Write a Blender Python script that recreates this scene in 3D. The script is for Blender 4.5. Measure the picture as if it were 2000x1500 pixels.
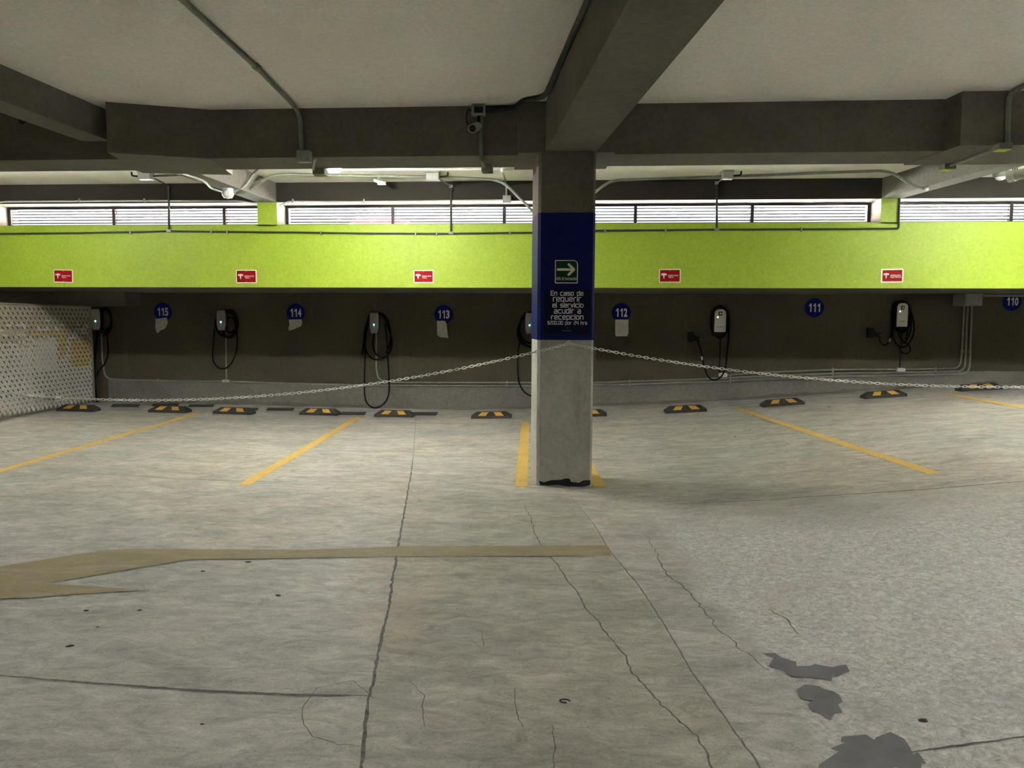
import bpy, bmesh, math, random
from mathutils import Vector, Matrix

# ------------------------------------------------------------------ reset
for o in list(bpy.data.objects):
    bpy.data.objects.remove(o, do_unlink=True)
SC = bpy.context.scene
COL = SC.collection
RNG = random.Random(7)

# ------------------------------------------------------------------ camera
FPX, EYE = 1450.0, 1.4
YAW, ROLL, HORIZON = math.radians(3.7), math.radians(0.25), 628.0
PITCH = math.atan((750.0 - HORIZON) / FPX)
FW = Vector((-math.sin(YAW) * math.cos(PITCH), math.cos(YAW) * math.cos(PITCH), -math.sin(PITCH)))
_r0 = Vector((math.cos(YAW), math.sin(YAW), 0.0))
_u0 = _r0.cross(FW)
RT = _r0 * math.cos(ROLL) + _u0 * math.sin(ROLL)
UP = _u0 * math.cos(ROLL) - _r0 * math.sin(ROLL)
EYEP = Vector((0, 0, EYE))
cam_data = bpy.data.cameras.new('camera')
cam = bpy.data.objects.new('camera', cam_data)
COL.objects.link(cam)
cam.matrix_world = Matrix(((RT.x, UP.x, -FW.x, 0), (RT.y, UP.y, -FW.y, 0), (RT.z, UP.z, -FW.z, EYE), (0, 0, 0, 1)))
cam_data.sensor_width = 36.0
cam_data.lens = 36.0 * FPX / 2000.0
cam_data.clip_start = 0.05
cam_data.clip_end = 300
SC.camera = cam

# ------------------------------------------------------------------ daylight and exposure
W = bpy.data.worlds.new('daylight')
SC.world = W
W.use_nodes = True
bg = W.node_tree.nodes['Background']
bg.inputs[0].default_value = (0.93, 0.96, 1.0, 1)
bg.inputs[1].default_value = 1.25
# midday sun on the street: it stands behind the building, so only the pavement outside the louvres catches it
sun_d = bpy.data.lights.new('sun', 'SUN')
sun_d.energy = 400.0
sun_d.angle = math.radians(.6)
sun_d.color = (1.0, .97, .92)
sun = bpy.data.objects.new('sun', sun_d)
COL.objects.link(sun)
sun.rotation_euler = (math.radians(16), 0, math.radians(8))
SC.view_settings.view_transform = 'Standard'
SC.view_settings.look = 'None'
SC.view_settings.gamma = 1.0
SC.view_settings.use_curve_mapping = False
SC.view_settings.exposure = 0.0
SC.cycles.sample_clamp_indirect = 0.0
SC.cycles.max_bounces = 8
SC.cycles.diffuse_bounces = 5
SC.cycles.glossy_bounces = 3
SC.cycles.caustics_reflective = False

# lamp powers (the lamps themselves are built further down)
LAMP_MAIN = 2050.0    # bulb behind the long beam, left of the column
LAMP_RIGHT = 2050.0   # same kind of bulb behind the long beam, right of the frame
LAMP_AISLE = 44.0     # shaded lamps over the driving aisle
LAMP_LEFT = 60.0     # bulb in the store behind the fence


# ------------------------------------------------------------------ picture -> place
def ray(x, y):
    return RT * ((x - 1000.0) / FPX) + UP * ((750.0 - y) / FPX) + FW


def on_y(x, y, Y):
    r = ray(x, y)
    return EYEP + r * (Y / r.y)


def on_z(x, y, Z):
    r = ray(x, y)
    return EYEP + r * ((Z - EYE) / r.z)


def on_x(x, y, X):
    r = ray(x, y)
    return EYEP + r * (X / r.x)


def lerp_tab(tab, v):
    if v <= tab[0][0]:
        return tab[0][1]
    for (a, za), (b, zb) in zip(tab, tab[1:]):
        if v <= b:
            t = (v - a) / (b - a)
            return za + (zb - za) * t
    return tab[-1][1]


FLOOR_BACK = [(-12, .10), (-7.5, .07), (-6.6, .061), (-4.9, .039), (-3.0, .011), (-1.6, .0), (-.35, .035), (.62, .087),
              (2.84, .209), (4.77, .373), (7.0, .529), (12, .88)]
FLOOR_FRONT = [(-12, .03), (-7.5, .02), (-4, .0), (.75, .0), (1.6, .045), (3.45, .225), (7.0, .50), (12, .85)]


def floor_z(X, Y):
    t = max(0.0, min(1.0, (Y - 6.8) / 4.9))
    t = t * t * (3 - 2 * t)
    return lerp_tab(FLOOR_FRONT, X) * (1 - t) + lerp_tab(FLOOR_BACK, X) * t


def on_floor(x, y, lift=0.0):
    z = 0.0
    for _ in range(30):
        p = on_z(x, y, z + lift)
        z = z * .4 + floor_z(p.x, p.y) * .6
    p = on_z(x, y, z + lift)
    p.z = floor_z(p.x, p.y) + lift
    return p


# key planes of the garage
Y_WALL, Y_GREEN, Y_WIN = 11.70, 9.75, 10.05
Z_CEIL, Z_BEAM, Z_RIB = 3.21, 2.80, 2.955
Z_SOFFIT, Z_SILL = 1.84, 2.665
Y_BF, Y_BB = 6.40, 6.88
Y_COL = 6.265


# ------------------------------------------------------------------ mesh helpers
class MB:
    def __init__(s):
        s.v, s.f, s.m = [], [], []

    def add(s, vs, fs, mi=0):
        n = len(s.v)
        s.v += [tuple(p) for p in vs]
        s.f += [tuple(i + n for i in q) for q in fs]
        s.m += [mi] * len(fs)
        return s

    def box(s, a, b, mi=0):
        x0, y0, z0 = (min(a[i], b[i]) for i in range(3))
        x1, y1, z1 = (max(a[i], b[i]) for i in range(3))
        return s.add([(x0, y0, z0), (x1, y0, z0), (x1, y1, z0), (x0, y1, z0), (x0, y0, z1), (x1, y0, z1), (x1, y1, z1), (x0, y1, z1)],
                     [(0, 3, 2, 1), (4, 5, 6, 7), (0, 1, 5, 4), (1, 2, 6, 5), (2, 3, 7, 6), (3, 0, 4, 7)], mi)

    def cbox(s, c, d, mi=0):
        return s.box([c[i] - d[i] / 2 for i in range(3)], [c[i] + d[i] / 2 for i in range(3)], mi)

    def chamfer_box(s, a, b, c=.004):
        """box whose front (-Y) face is chamfered all round"""
        x0, y0, z0 = (min(a[i], b[i]) for i in range(3))
        x1, y1, z1 = (max(a[i], b[i]) for i in range(3))
        vs = [(x0, y1, z0), (x1, y1, z0), (x1, y1, z1), (x0, y1, z1),
              (x0, y0 + c, z0), (x1, y0 + c, z0), (x1, y0 + c, z1), (x0, y0 + c, z1),
              (x0 + c, y0, z0 + c), (x1 - c, y0, z0 + c), (x1 - c, y0, z1 - c), (x0 + c, y0, z1 - c)]
        fs = [(0, 3, 2, 1), (8, 9, 10, 11)]
        for i in range(4):
            j = (i + 1) % 4
            fs += [(i, j, j + 4, i + 4), (i + 4, j + 4, j + 8, i + 8)]
        return s.add(vs, fs)

    def prism_z(s, poly, z0, z1, mi=0):
        n = len(poly)
        vs = [(p[0], p[1], z0) for p in poly] + [(p[0], p[1], z1) for p in poly]
        fs = [tuple(range(n - 1, -1, -1)), tuple(range(n, 2 * n))] + [(i, (i + 1) % n, (i + 1) % n + n, i + n) for i in range(n)]
        return s.add(vs, fs, mi)

    def prism_y(s, poly, y0, y1, mi=0):
        """poly: (x,z) counter-clockwise seen from -Y; y0 is the near face"""
        n = len(poly)
        vs = [(p[0], y0, p[1]) for p in poly] + [(p[0], y1, p[1]) for p in poly]
        fs = [tuple(range(n)), tuple(range(2 * n - 1, n - 1, -1))] + [(i, i + n, (i + 1) % n + n, (i + 1) % n) for i in range(n)]
        return s.add(vs, fs, mi)

    def tube(s, pts, r, n=10, closed=False, caps=True, mi=0):
        pts = [Vector(p) for p in pts]
        m = len(pts)
        if m < 2:
            return s
        rs = r if isinstance(r, (list, tuple)) else [r] * m
        tang = []
        for i in range(m):
            if closed:
                t = pts[(i + 1) % m] - pts[i - 1]
            elif i == 0:
                t = pts[1] - pts[0]
            elif i == m - 1:
                t = pts[-1] - pts[-2]
            else:
                t = (pts[i + 1] - pts[i]).normalized() + (pts[i] - pts[i - 1]).normalized()
            tang.append(t.normalized() if t.length > 1e-9 else Vector((0, 0, 1)))
        ref = Vector((0, 0, 1)) if abs(tang[0].z) < .9 else Vector((0, 1, 0))
        u = (ref - tang[0] * ref.dot(tang[0])).normalized()
        vs = []
        for i in range(m):
            u = (u - tang[i] * u.dot(tang[i])).normalized()
            w = tang[i].cross(u)
            for k in range(n):
                a = 2 * math.pi * k / n
                vs.append(pts[i] + (u * math.cos(a) + w * math.sin(a)) * rs[i])
        fs = []
        for i in range(m if closed else m - 1):
            j = (i + 1) % m
            for k in range(n):
                l = (k + 1) % n
                fs.append((i * n + k, i * n + l, j * n + l, j * n + k))
        if caps and not closed:
            fs.append(tuple(range(n - 1, -1, -1)))
            fs.append(tuple((m - 1) * n + k for k in range(n)))
        return s.add(vs, fs, mi)

    def lathe(s, prof, c=(0, 0, 0), axis='z', n=20, mi=0):
        """prof: (radius, height) from bottom to top"""
        vs, fs = [], []
        for r, h in prof:
            for k in range(n):
                a = 2 * math.pi * k / n
                x, y = r * math.cos(a), r * math.sin(a)
                if axis == 'z':
                    vs.append((c[0] + x, c[1] + y, c[2] + h))
                elif axis == 'y':
                    vs.append((c[0] + x, c[1] - h, c[2] + y))
                else:
                    vs.append((c[0] + h, c[1] + x, c[2] + y))
        m = len(prof)
        for i in range(m - 1):
            for k in range(n):
                l = (k + 1) % n
                fs.append((i * n + k, i * n + l, (i + 1) * n + l, (i + 1) * n + k))
        fs.append(tuple(range(n - 1, -1, -1)))
        fs.append(tuple((m - 1) * n + k for k in range(n)))
        return s.add(vs, fs, mi)

    def build(s, name, mats, parent=None, smooth=False, at=None, local=False):
        """vertices are in world space (local=True: already relative to the parent)"""
        org = Vector((0, 0, 0))
        if parent is not None and not local:
            org = WLOC.get(parent.name, Vector((0, 0, 0)))
        elif at is not None:
            org = Vector(at)
        me = bpy.data.meshes.new(name)
        me.from_pydata([(Vector(p) - org) for p in s.v], [], s.f)
        for mt in (mats if isinstance(mats, (list, tuple)) else [mats]):
            me.materials.append(mt)
        for i, p in enumerate(me.polygons):
            p.material_index = s.m[i]
            p.use_smooth = smooth
        bm = bmesh.new()
        bm.from_mesh(me)
        bmesh.ops.recalc_face_normals(bm, faces=bm.faces)
        bm.to_mesh(me)
        bm.free()
        if smooth:
            try:
                me.set_sharp_from_angle(angle=math.radians(40))
            except Exception:
                pass
        o = bpy.data.objects.new(name, me)
        COL.objects.link(o)
        if parent is not None:
            o.parent = parent
            WLOC[o.name] = org.copy()
        elif at is not None:
            o.location = org
            WLOC[o.name] = org.copy()
        else:
            WLOC[o.name] = org.copy()
        return o


WLOC = {}


def tag(o, label, cat, group=None, kind=None):
    if label:
        o['label'] = label
    if cat:
        o['category'] = cat
    if group:
        o['group'] = group
    if kind:
        o['kind'] = kind
    return o


def thing(name, loc, label, cat, group=None, kind=None):
    o = bpy.data.objects.new(name, None)
    o.empty_display_size = .05
    COL.objects.link(o)
    o.location = loc
    WLOC[o.name] = Vector(loc)
    return tag(o, label, cat, group, kind)


def struct(o, label=None, cat=None):
    o['kind'] = 'structure'
    if label:
        o['label'] = label
    if cat:
        o['category'] = cat
    return o


def smooth_path(pts, sub=6, closed=False):
    pts = [Vector(p) for p in pts]
    n = len(pts)
    if n < 3:
        return pts
    out = []
    for i in range(n if closed else n - 1):
        if closed:
            a, b, c, d = pts[i - 1], pts[i], pts[(i + 1) % n], pts[(i + 2) % n]
        else:
            a, b, c, d = pts[max(i - 1, 0)], pts[i], pts[i + 1], pts[min(i + 2, n - 1)]
        for k in range(sub):
            t = k / sub
            out.append(.5 * ((2 * b) + (c - a) * t + (2 * a - 5 * b + 4 * c - d) * t * t + (3 * b - a - 3 * c + d) * t ** 3))
    if not closed:
        out.append(pts[-1])
    return out


def fillet_path(pts, r, seg=6):
    """straight runs with rounded bends, like bent steel conduit"""
    pts = [Vector(p) for p in pts]
    out = [pts[0]]
    for i in range(1, len(pts) - 1):
        a, b, c = pts[i - 1], pts[i], pts[i + 1]
        d1, d2 = (a - b), (c - b)
        rr = min(r, d1.length * .45, d2.length * .45)
        p, q = b + d1.normalized() * rr, b + d2.normalized() * rr
        for k in range(seg + 1):
            t = k / seg
            out.append(p * (1 - t) ** 2 + b * 2 * t * (1 - t) + q * t * t)
    out.append(pts[-1])
    return out


# ------------------------------------------------------------------ materials
def nodes_of(name):
    m = bpy.data.materials.new(name)
    m.use_nodes = True
    nt = m.node_tree
    return m, nt, nt.nodes['Principled BSDF']


def nn(nt, kind, **kw):
    n = nt.nodes.new(kind)
    for k, v in kw.items():
        if k.startswith('i_'):
            n.inputs[k[2:].replace('_', ' ')].default_value = v
        else:
            setattr(n, k, v)
    return n


def noise(nt, vec, scale, detail=6, rough=.6, dist=0.0):
    n = nn(nt, 'ShaderNodeTexNoise')
    n.inputs['Scale'].default_value = scale
    n.inputs['Detail'].default_value = detail
    n.inputs['Roughness'].default_value = rough
    n.inputs['Distortion'].default_value = dist
    if vec is not None:
        nt.links.new(vec, n.inputs['Vector'])
    return n


def ramp(nt, fac, stops):
    r = nn(nt, 'ShaderNodeValToRGB')
    els = r.color_ramp.elements
    while len(els) > 1:
        els.remove(els[-1])
    for i, (p, c) in enumerate(stops):
        e = els[0] if i == 0 else els.new(p)
        e.position = p
        e.color = (*c, 1) if len(c) == 3 else c
    nt.links.new(fac, r.inputs['Fac'])
    return r


def mixc(nt, fac, a, b, mode='MIX'):
    m = nn(nt, 'ShaderNodeMix', data_type='RGBA', blend_type=mode)
    for sock, v in ((m.inputs[0], fac), (m.inputs[6], a), (m.inputs[7], b)):
        if hasattr(v, 'links'):
            nt.links.new(v, sock)
        elif isinstance(v, (int, float)):
            sock.default_value = v
        else:
            sock.default_value = (*v, 1) if len(v) == 3 else v
    return m.outputs[2]


def bump(nt, bsdf, height, strength, dist=.01):
    b = nn(nt, 'ShaderNodeBump')
    b.inputs['Strength'].default_value = strength
    b.inputs['Distance'].default_value = dist
    nt.links.new(height, b.inputs['Height'])
    nt.links.new(b.outputs[0], bsdf.inputs['Normal'])


def world_vec(nt, scale=(1, 1, 1)):
    g = nn(nt, 'ShaderNodeNewGeometry')
    mp = nn(nt, 'ShaderNodeMapping')
    mp.inputs['Scale'].default_value = scale
    nt.links.new(g.outputs['Position'], mp.inputs['Vector'])
    return mp.outputs[0]


def concrete(name, lo, hi, scale=1.2, stretch=(1, 1, 1), rough=.85, bmp=.25, fine=30, blot=None, streak=None):
    m, nt, b = nodes_of(name)
    v = world_vec(nt, stretch)
    n1 = noise(nt, v, scale, 5, .62, .4)
    col = ramp(nt, n1.outputs['Fac'], [(.3, lo), (.7, hi)]).outputs[0]
    n2 = noise(nt, v, fine, 3, .7)
    col = mixc(nt, .35, col, ramp(nt, n2.outputs['Fac'], [(.25, tuple(c * .6 for c in lo)), (.75, tuple(min(1, c * 1.25) for c in hi))]).outputs[0])
    if blot:
        n3 = noise(nt, v, scale * .45, 4, .55, .8)
        f = ramp(nt, n3.outputs['Fac'], [(.56, (0, 0, 0)), (.72, (1, 1, 1))]).outputs[0]
        mm = nn(nt, 'ShaderNodeMath', operation='MULTIPLY')
        nt.links.new(f, mm.inputs[0])
        mm.inputs[1].default_value = .55
        col = mixc(nt, mm.outputs[0], col, blot)
    if streak:
        vs = world_vec(nt, streak[1])
        n4 = noise(nt, vs, streak[2], 5, .6, .2)
        f = ramp(nt, n4.outputs['Fac'], [(streak[3], (0, 0, 0)), (streak[3] + .12, (1, 1, 1))]).outputs[0]
        mm = nn(nt, 'ShaderNodeMath', operation='MULTIPLY')
        nt.links.new(f, mm.inputs[0])
        mm.inputs[1].default_value = streak[4]
        col = mixc(nt, mm.outputs[0], col, streak[0])
    nt.links.new(col, b.inputs['Base Color'])
    b.inputs['Roughness'].default_value = rough
    n5 = noise(nt, v, fine * 1.7, 3, .7)
    bump(nt, b, n5.outputs['Fac'], bmp, .006)
    return m


def plain(name, c, rough=.5, metal=0.0, var=.12, scale=14, bmp=0.0, spec=None):
    m, nt, b = nodes_of(name)
    v = world_vec(nt)
    n = noise(nt, v, scale, 4, .6)
    lo = tuple(x * (1 - var) for x in c)
    hi = tuple(min(1, x * (1 + var)) for x in c)
    nt.links.new(ramp(nt, n.outputs['Fac'], [(.3, lo), (.7, hi)]).outputs[0], b.inputs['Base Color'])
    b.inputs['Roughness'].default_value = rough
    b.inputs['Metallic'].default_value = metal
    if spec is not None:
        b.inputs['Specular IOR Level'].default_value = spec
    if bmp:
        bump(nt, b, n.outputs['Fac'], bmp, .004)
    return m


def emit(name, c, s):
    m, nt, b = nodes_of(name)
    b.inputs['Base Color'].default_value = (*c, 1)
    b.inputs['Emission Color'].default_value = (*c, 1)
    b.inputs['Emission Strength'].default_value = s
    return m


def floor_material():
    m, nt, b = nodes_of('worn_concrete_floor')
    L = nt.links
    v = world_vec(nt)
    vs = world_vec(nt, (.75, 1.7, 1))
    def tone(fac, lo, hi, a=.3, b_=.7):
        return ramp(nt, fac, [(a, lo), (b_, hi)]).outputs[0]
    # trowel and weather blotches, streaked along the bays
    base = tone(noise(nt, vs, 1.5, 7, .72, .9).outputs['Fac'], (.33, .325, .30), (.58, .567, .515), .30, .70)
    # broad tone changes between pours: cooler and warmer greys
    big = noise(nt, v, .5, 4, .5, .6).outputs['Fac']
    base = mixc(nt, .8, base, ramp(nt, big, [(.32, (.80, .83, .87)), (.5, (1, 1, 1)), (.68, (1.0, .955, .87))]).outputs[0], 'MULTIPLY')
    vm = world_vec(nt, (.8, 1.5, 1))
    base = mixc(nt, .85, base, tone(noise(nt, vm, 7.5, 6, .78, .9).outputs['Fac'], (.62, .62, .62), (1.28, 1.28, 1.26), .33, .67), 'MULTIPLY')
    # broom-finish grain
    vg = world_vec(nt, (2.2, 13, 1))
    base = mixc(nt, .5, base, tone(noise(nt, vg, 2.4, 5, .75, .3).outputs['Fac'], (.78, .78, .78), (1.15, 1.15, 1.14), .33, .67), 'MULTIPLY')
    # aggregate speckle and pin holes
    sp = noise(nt, v, 85, 4, .8).outputs['Fac']
    base = mixc(nt, .8, base, ramp(nt, sp, [(.30, (.42, .42, .42)), (.44, (.97, .97, .97)), (.60, (1.06, 1.06, 1.05)), (.70, (1.4, 1.4, 1.38))]).outputs[0], 'MULTIPLY')
    # rough, lighter ramp slab to the right of the slanting joint, near the aisle
    g = nn(nt, 'ShaderNodeNewGeometry')
    sep = nn(nt, 'ShaderNodeSeparateXYZ')
    L.new(g.outputs['Position'], sep.inputs[0])

    def math_(op, a, c, c2=None):
        n = nn(nt, 'ShaderNodeMath', operation=op)
        for i, q in enumerate((a, c) if c2 is None else (a, c, c2)):
            if hasattr(q, 'links'):
                L.new(q, n.inputs[i])
            else:
                n.inputs[i].default_value = q
        return n.outputs[0]
    wob = noise(nt, v, 2.3, 5, .6).outputs['Fac']
    edge = math_('ADD', math_('MULTIPLY_ADD', sep.outputs[1], ROUGH_A, sep.outputs[0]), math_('MULTIPLY_ADD', wob, .55, -.275 - ROUGH_B))
    near = math_('MULTIPLY_ADD', sep.outputs[1], -1.0, 5.75)
    near = math_('ADD', near, math_('MULTIPLY_ADD', wob, 1.2, -.6))
    r1 = nn(nt, 'ShaderNodeMapRange')
    L.new(edge, r1.inputs[0])
    r1.inputs[1].default_value, r1.inputs[2].default_value = 0.0, .12
    r2 = nn(nt, 'ShaderNodeMapRange')
    L.new(near, r2.inputs[0])
    r2.inputs[1].default_value, r2.inputs[2].default_value = 0.0, 1.0
    mask = math_('MULTIPLY', r1.outputs[0], r2.outputs[0])
    vr = noise(nt, v, 48, 4, .82, .5).outputs['Fac']
    rough_col = ramp(nt, noise(nt, v, 30, 5, .85, .8).outputs['Fac'], [(.3, (0.284, 0.277, 0.263)), (.5, (0.568, 0.561, 0.532)), (.68, (0.895, 0.880, 0.852))]).outputs[0]
    mfac = math_('MULTIPLY', mask, .85)
    base = mixc(nt, mfac, base, rough_col)
    # the narrow slab between the long joint and the slanting joint is an older, darker pour
    el = math_('MULTIPLY_ADD', sep.outputs[1], SLAB_A[0], math_('SUBTRACT', sep.outputs[0], SLAB_A[1]))
    er = math_('MULTIPLY_ADD', sep.outputs[1], SLAB_B[0], math_('SUBTRACT', sep.outputs[0], SLAB_B[1]))
    ins = math_('MULTIPLY', math_('MULTIPLY', math_('GREATER_THAN', el, 0.0), math_('LESS_THAN', er, 0.0)), math_('LESS_THAN', sep.outputs[1], 6.0))
    base = mixc(nt, math_('MULTIPLY', ins, .8), base, (.86, .86, .80), 'MULTIPLY')
    # oil-dark and reddish stains
    st = noise(nt, v, 1.15, 6, .6, 1.0).outputs['Fac']
    f = ramp(nt, st, [(.60, (0, 0, 0)), (.74, (1, 1, 1))]).outputs[0]
    base = mixc(nt, math_('MULTIPLY', f, .45), base, (.27, .265, .25))
    st2 = noise(nt, world_vec(nt, (1, 1, 5)), .9, 4, .6, 1.4).outputs['Fac']
    f2 = ramp(nt, st2, [(.58, (0, 0, 0)), (.72, (1, 1, 1))]).outputs[0]
    base = mixc(nt, math_('MULTIPLY', f2, .35), base, (0.525, 0.412, 0.320))
    st3 = noise(nt, v, 1.9, 6, .75, .4).outputs['Fac']
    f3 = ramp(nt, st3, [(.62, (0, 0, 0)), (.70, (1, 1, 1))]).outputs[0]
    base = mixc(nt, math_('MULTIPLY', f3, .35), base, (0.738, 0.724, 0.696))
    L.new(base, b.inputs['Base Color'])
    rr = nn(nt, 'ShaderNodeMapRange')
    L.new(big, rr.inputs[0])
    rr.inputs[1].default_value, rr.inputs[2].default_value = .3, .7
    rr.inputs[3].default_value, rr.inputs[4].default_value = .52, .75
    L.new(math_('ADD', rr.outputs[0], math_('MULTIPLY', mask, .2)), b.inputs['Roughness'])
    h = math_('ADD', math_('MULTIPLY', vr, math_('MULTIPLY_ADD', mask, 2.4, .25)), math_('MULTIPLY', sp, .35))
    bump(nt, b, h, .5, .008)
    return m


# edge of the rough ramp slab on the floor: X + A*Y = B
_pa, _pb = on_z(1275, 1035, .0), on_z(1590, 1480, .02)
ROUGH_A = -(_pb.x - _pa.x) / (_pb.y - _pa.y)
ROUGH_B = _pa.x + ROUGH_A * _pa.y

def floor_line(q1, q2):
    a, b_ = on_z(*q1, 0), on_z(*q2, 0)
    k = -(b_.x - a.x) / (b_.y - a.y)
    return k, a.x + k * a.y


SLAB_A = floor_line((803, 925), (709, 1460))
SLAB_B = floor_line((1128, 985), (1495, 1515))
M = {}
M['floor'] = floor_material()
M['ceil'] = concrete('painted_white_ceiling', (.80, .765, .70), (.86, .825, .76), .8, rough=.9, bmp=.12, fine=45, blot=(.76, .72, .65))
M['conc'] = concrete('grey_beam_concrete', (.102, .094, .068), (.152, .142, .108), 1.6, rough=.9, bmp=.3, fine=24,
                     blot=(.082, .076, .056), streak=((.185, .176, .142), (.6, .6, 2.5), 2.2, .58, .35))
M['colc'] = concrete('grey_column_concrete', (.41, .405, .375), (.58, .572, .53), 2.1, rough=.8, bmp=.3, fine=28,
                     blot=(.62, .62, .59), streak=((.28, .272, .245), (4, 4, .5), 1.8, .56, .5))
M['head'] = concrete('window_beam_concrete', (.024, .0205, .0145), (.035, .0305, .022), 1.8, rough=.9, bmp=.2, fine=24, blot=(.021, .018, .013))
M['rib'] = concrete('pale_rib_concrete', (.135, .126, .102), (.185, .174, .145), 1.8, rough=.9, bmp=.2, fine=24)
M['wall'] = concrete('dark_brown_wall', (.078, .068, .045), (.108, .096, .066), 1.1, rough=.92, bmp=.2, fine=20,
                     blot=(.068, .060, .042), streak=((.125, .115, .09), (5, 5, .35), 1.1, .60, .5))
M['wallbase'] = concrete('grey_wall_foot', (.17, .165, .145), (.25, .243, .215), 1.4, rough=.9, bmp=.25, fine=22, blot=(.30, .30, .275))
M['green'] = concrete('lime_green_paint', (.325, .475, .030), (.375, .535, .040), .9, rough=.55, bmp=.08, fine=30,
                      streak=((.25, .36, .03), (9, 9, .3), 1.0, .62, .45))
M['reveal'] = concrete('pale_reveal_plaster', (.52, .49, .42), (.64, .61, .54), 2, rough=.9, bmp=.1)
M['blue'] = concrete('navy_blue_paint', (.003, .009, .085), (.006, .014, .12), 2.5, rough=.5, bmp=.06, fine=30)
M['blue'].node_tree.nodes['Principled BSDF'].inputs['Specular IOR Level'].default_value = .12
M['scuffshade'] = plain('black_scuff_and_shade', (.022, .025, .024), .9, 0, .4)
M['yellow'] = concrete('yellow_line_paint', (.60, .40, .085), (.78, .54, .14), 3, rough=.7, bmp=.2, fine=40, blot=(.66, .50, .22))
M['faded'] = concrete('faded_yellow_paint', (.235, .200, .105), (.36, .315, .19), 4, (1, 2.5, 1), rough=.75, bmp=.2, fine=40, blot=(.40, .385, .31))
M['crack'] = plain('crack_dirt', (.15, .146, .132), .95, 0, .45, 40)
M['softcrack'] = plain('old_joint_dirt', (.185, .18, .162), .95, 0, .4, 30)
M['patch'] = plain('smooth_repair_mortar', (.165, .168, .168), .7, 0, .15, 9)
M['debris'] = plain('dry_leaf_bits', (.035, .03, .025), .9, 0, .4)
M['galv'] = plain('galvanised_steel', (.50, .50, .46), .42, .75, .12, 30)
M['galvdull'] = plain('dull_grey_conduit', (.30, .31, .27), .5, .35, .15, 25)
M['greyconduit'] = plain('grey_green_conduit_paint', (.20, .22, .175), .55, 0, .15, 20)
M['darkconduit'] = plain('black_green_conduit', (.025, .034, .024), .55, 0, .3, 20)
M['whiteconduit'] = plain('pale_conduit_paint', (.62, .64, .58), .5, 0, .1, 20)
M['box'] = plain('grey_junction_box', (.33, .34, .31), .5, .1, .12, 12)
M['chain'] = plain('bright_zinc_chain', (.88, .89, .88), .3, .45, .06, 60)
M['rubber'] = plain('black_rubber', (.035, .034, .032), .75, 0, .3, 30, .3)
M['reflect'] = plain('amber_reflector', (.72, .42, .07), .45, 0, .18, 40)
M['cable'] = plain('black_cable', (.008, .008, .008), .8, 0, .2, 20, spec=.15)
M['chgrey'] = plain('grey_charger_glass', (.42, .42, .41), .25, .3, .08, 8)
M['chwhite'] = plain('white_charger_plastic', (.78, .76, .72), .4, 0, .05, 8)
M['blackplastic'] = plain('black_plastic', (.009, .009, .0085), .6, 0, .2, 12, spec=.25)
M['white'] = plain('white_lettering', (.80, .80, .78), .6, 0, .04, 10)
M['brightwhite'] = plain('bright_white_vinyl', (.95, .95, .95), .5, 0, .02, 10)
M['signwhite'] = plain('white_sign_plate', (.80, .79, .75), .5, 0, .05, 10)
M['red'] = plain('red_sign_film', (.31, .003, .008), .45, 0, .15, 6, spec=.15)
M['signblue'] = plain('blue_disc_film', (.004, .010, .19), .5, 0, .12, 8, spec=.12)
M['signgreen'] = plain('green_sign_film', (.003, .055, .018), .5, 0, .12, 8, spec=.12)
M['poster'] = plain('dark_poster_film', (.005, .008, .030), .5, 0, .15, 6, spec=.12)
M['dim'] = plain('dim_grey_print', (.30, .32, .36), .6, 0, .05, 10)
M['paper'] = plain('old_white_paper', (.60, .58, .51), .85, 0, .1, 18, .2)
M['winframe'] = plain('dark_window_steel', (.018, .016, .020), .5, .2, .2, 12)
M['slat'] = plain('louvre_slat', (.022, .020, .028), .5, .2, .2, 12)
M['camwhite'] = plain('camera_housing', (.40, .40, .38), .4, 0, .08, 10)
M['lens'] = plain('dark_glass_lens', (.006, .006, .007), .08, 0, .1, 10)
M['fence'] = plain('white_fence_slat', (.66, .65, .61), .5, 0, .12, 20)
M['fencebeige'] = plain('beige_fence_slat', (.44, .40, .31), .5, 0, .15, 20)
M['fencelit'] = plain('yellow_lit_fence_slat', (.58, .47, .22), .5, 0, .12, 20)
M['store'] = concrete('store_wall_plaster', (.40, .36, .26), (.48, .43, .32), 1.4, rough=.9, bmp=.1)
M['storeyellow'] = plain('yellow_store_paint', (.62, .50, .18), .7, 0, .1, 6)
M['limelabel'] = plain('lime_box_cover', (.55, .70, .08), .5, 0, .08, 8)
M['lampglass'] = plain('frosted_lamp_glass', (.75, .76, .76), .12, 0, .06, 20)
LAMPC = (1.0, .97, .915)
M['bulb'] = emit('lit_bulb', LAMPC, LAMP_MAIN)
M['bulbright'] = emit('lit_bulb_right', LAMPC, LAMP_RIGHT)
M['bulbleft'] = emit('lit_bulb_left', LAMPC, LAMP_MAIN * .38)
M['bulbstore'] = emit('lit_bulb_store', (1.0, .9, .72), LAMP_LEFT)
M['bulbaisle'] = emit('lit_bulb_aisle', LAMPC, 60.0)
M['led'] = emit('green_status_led', (.25, 1.0, .72), 3.0)
M['ledyellow'] = emit('yellow_status_led', (1.0, .86, .45), 2.2)
M['shade'] = plain('lamp_shade_metal', (.35, .36, .34), .5, .3, .1, 10)
M['pave'] = concrete('pale_pavement', (.76, .75, .72), (.84, .83, .80), 2, rough=.9)
M['carred'] = plain('red_car_paint', (.62, .035, .05), .3, 0, .05, 4)
m, nt, b = nodes_of('window_glass')
tr = nn(nt, 'ShaderNodeBsdfTransparent')
tr.inputs[0].default_value = (.94, .96, .97, 1)
b.inputs['Base Color'].default_value = (.9, .92, .95, 1)
b.inputs['Roughness'].default_value = .05
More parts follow.
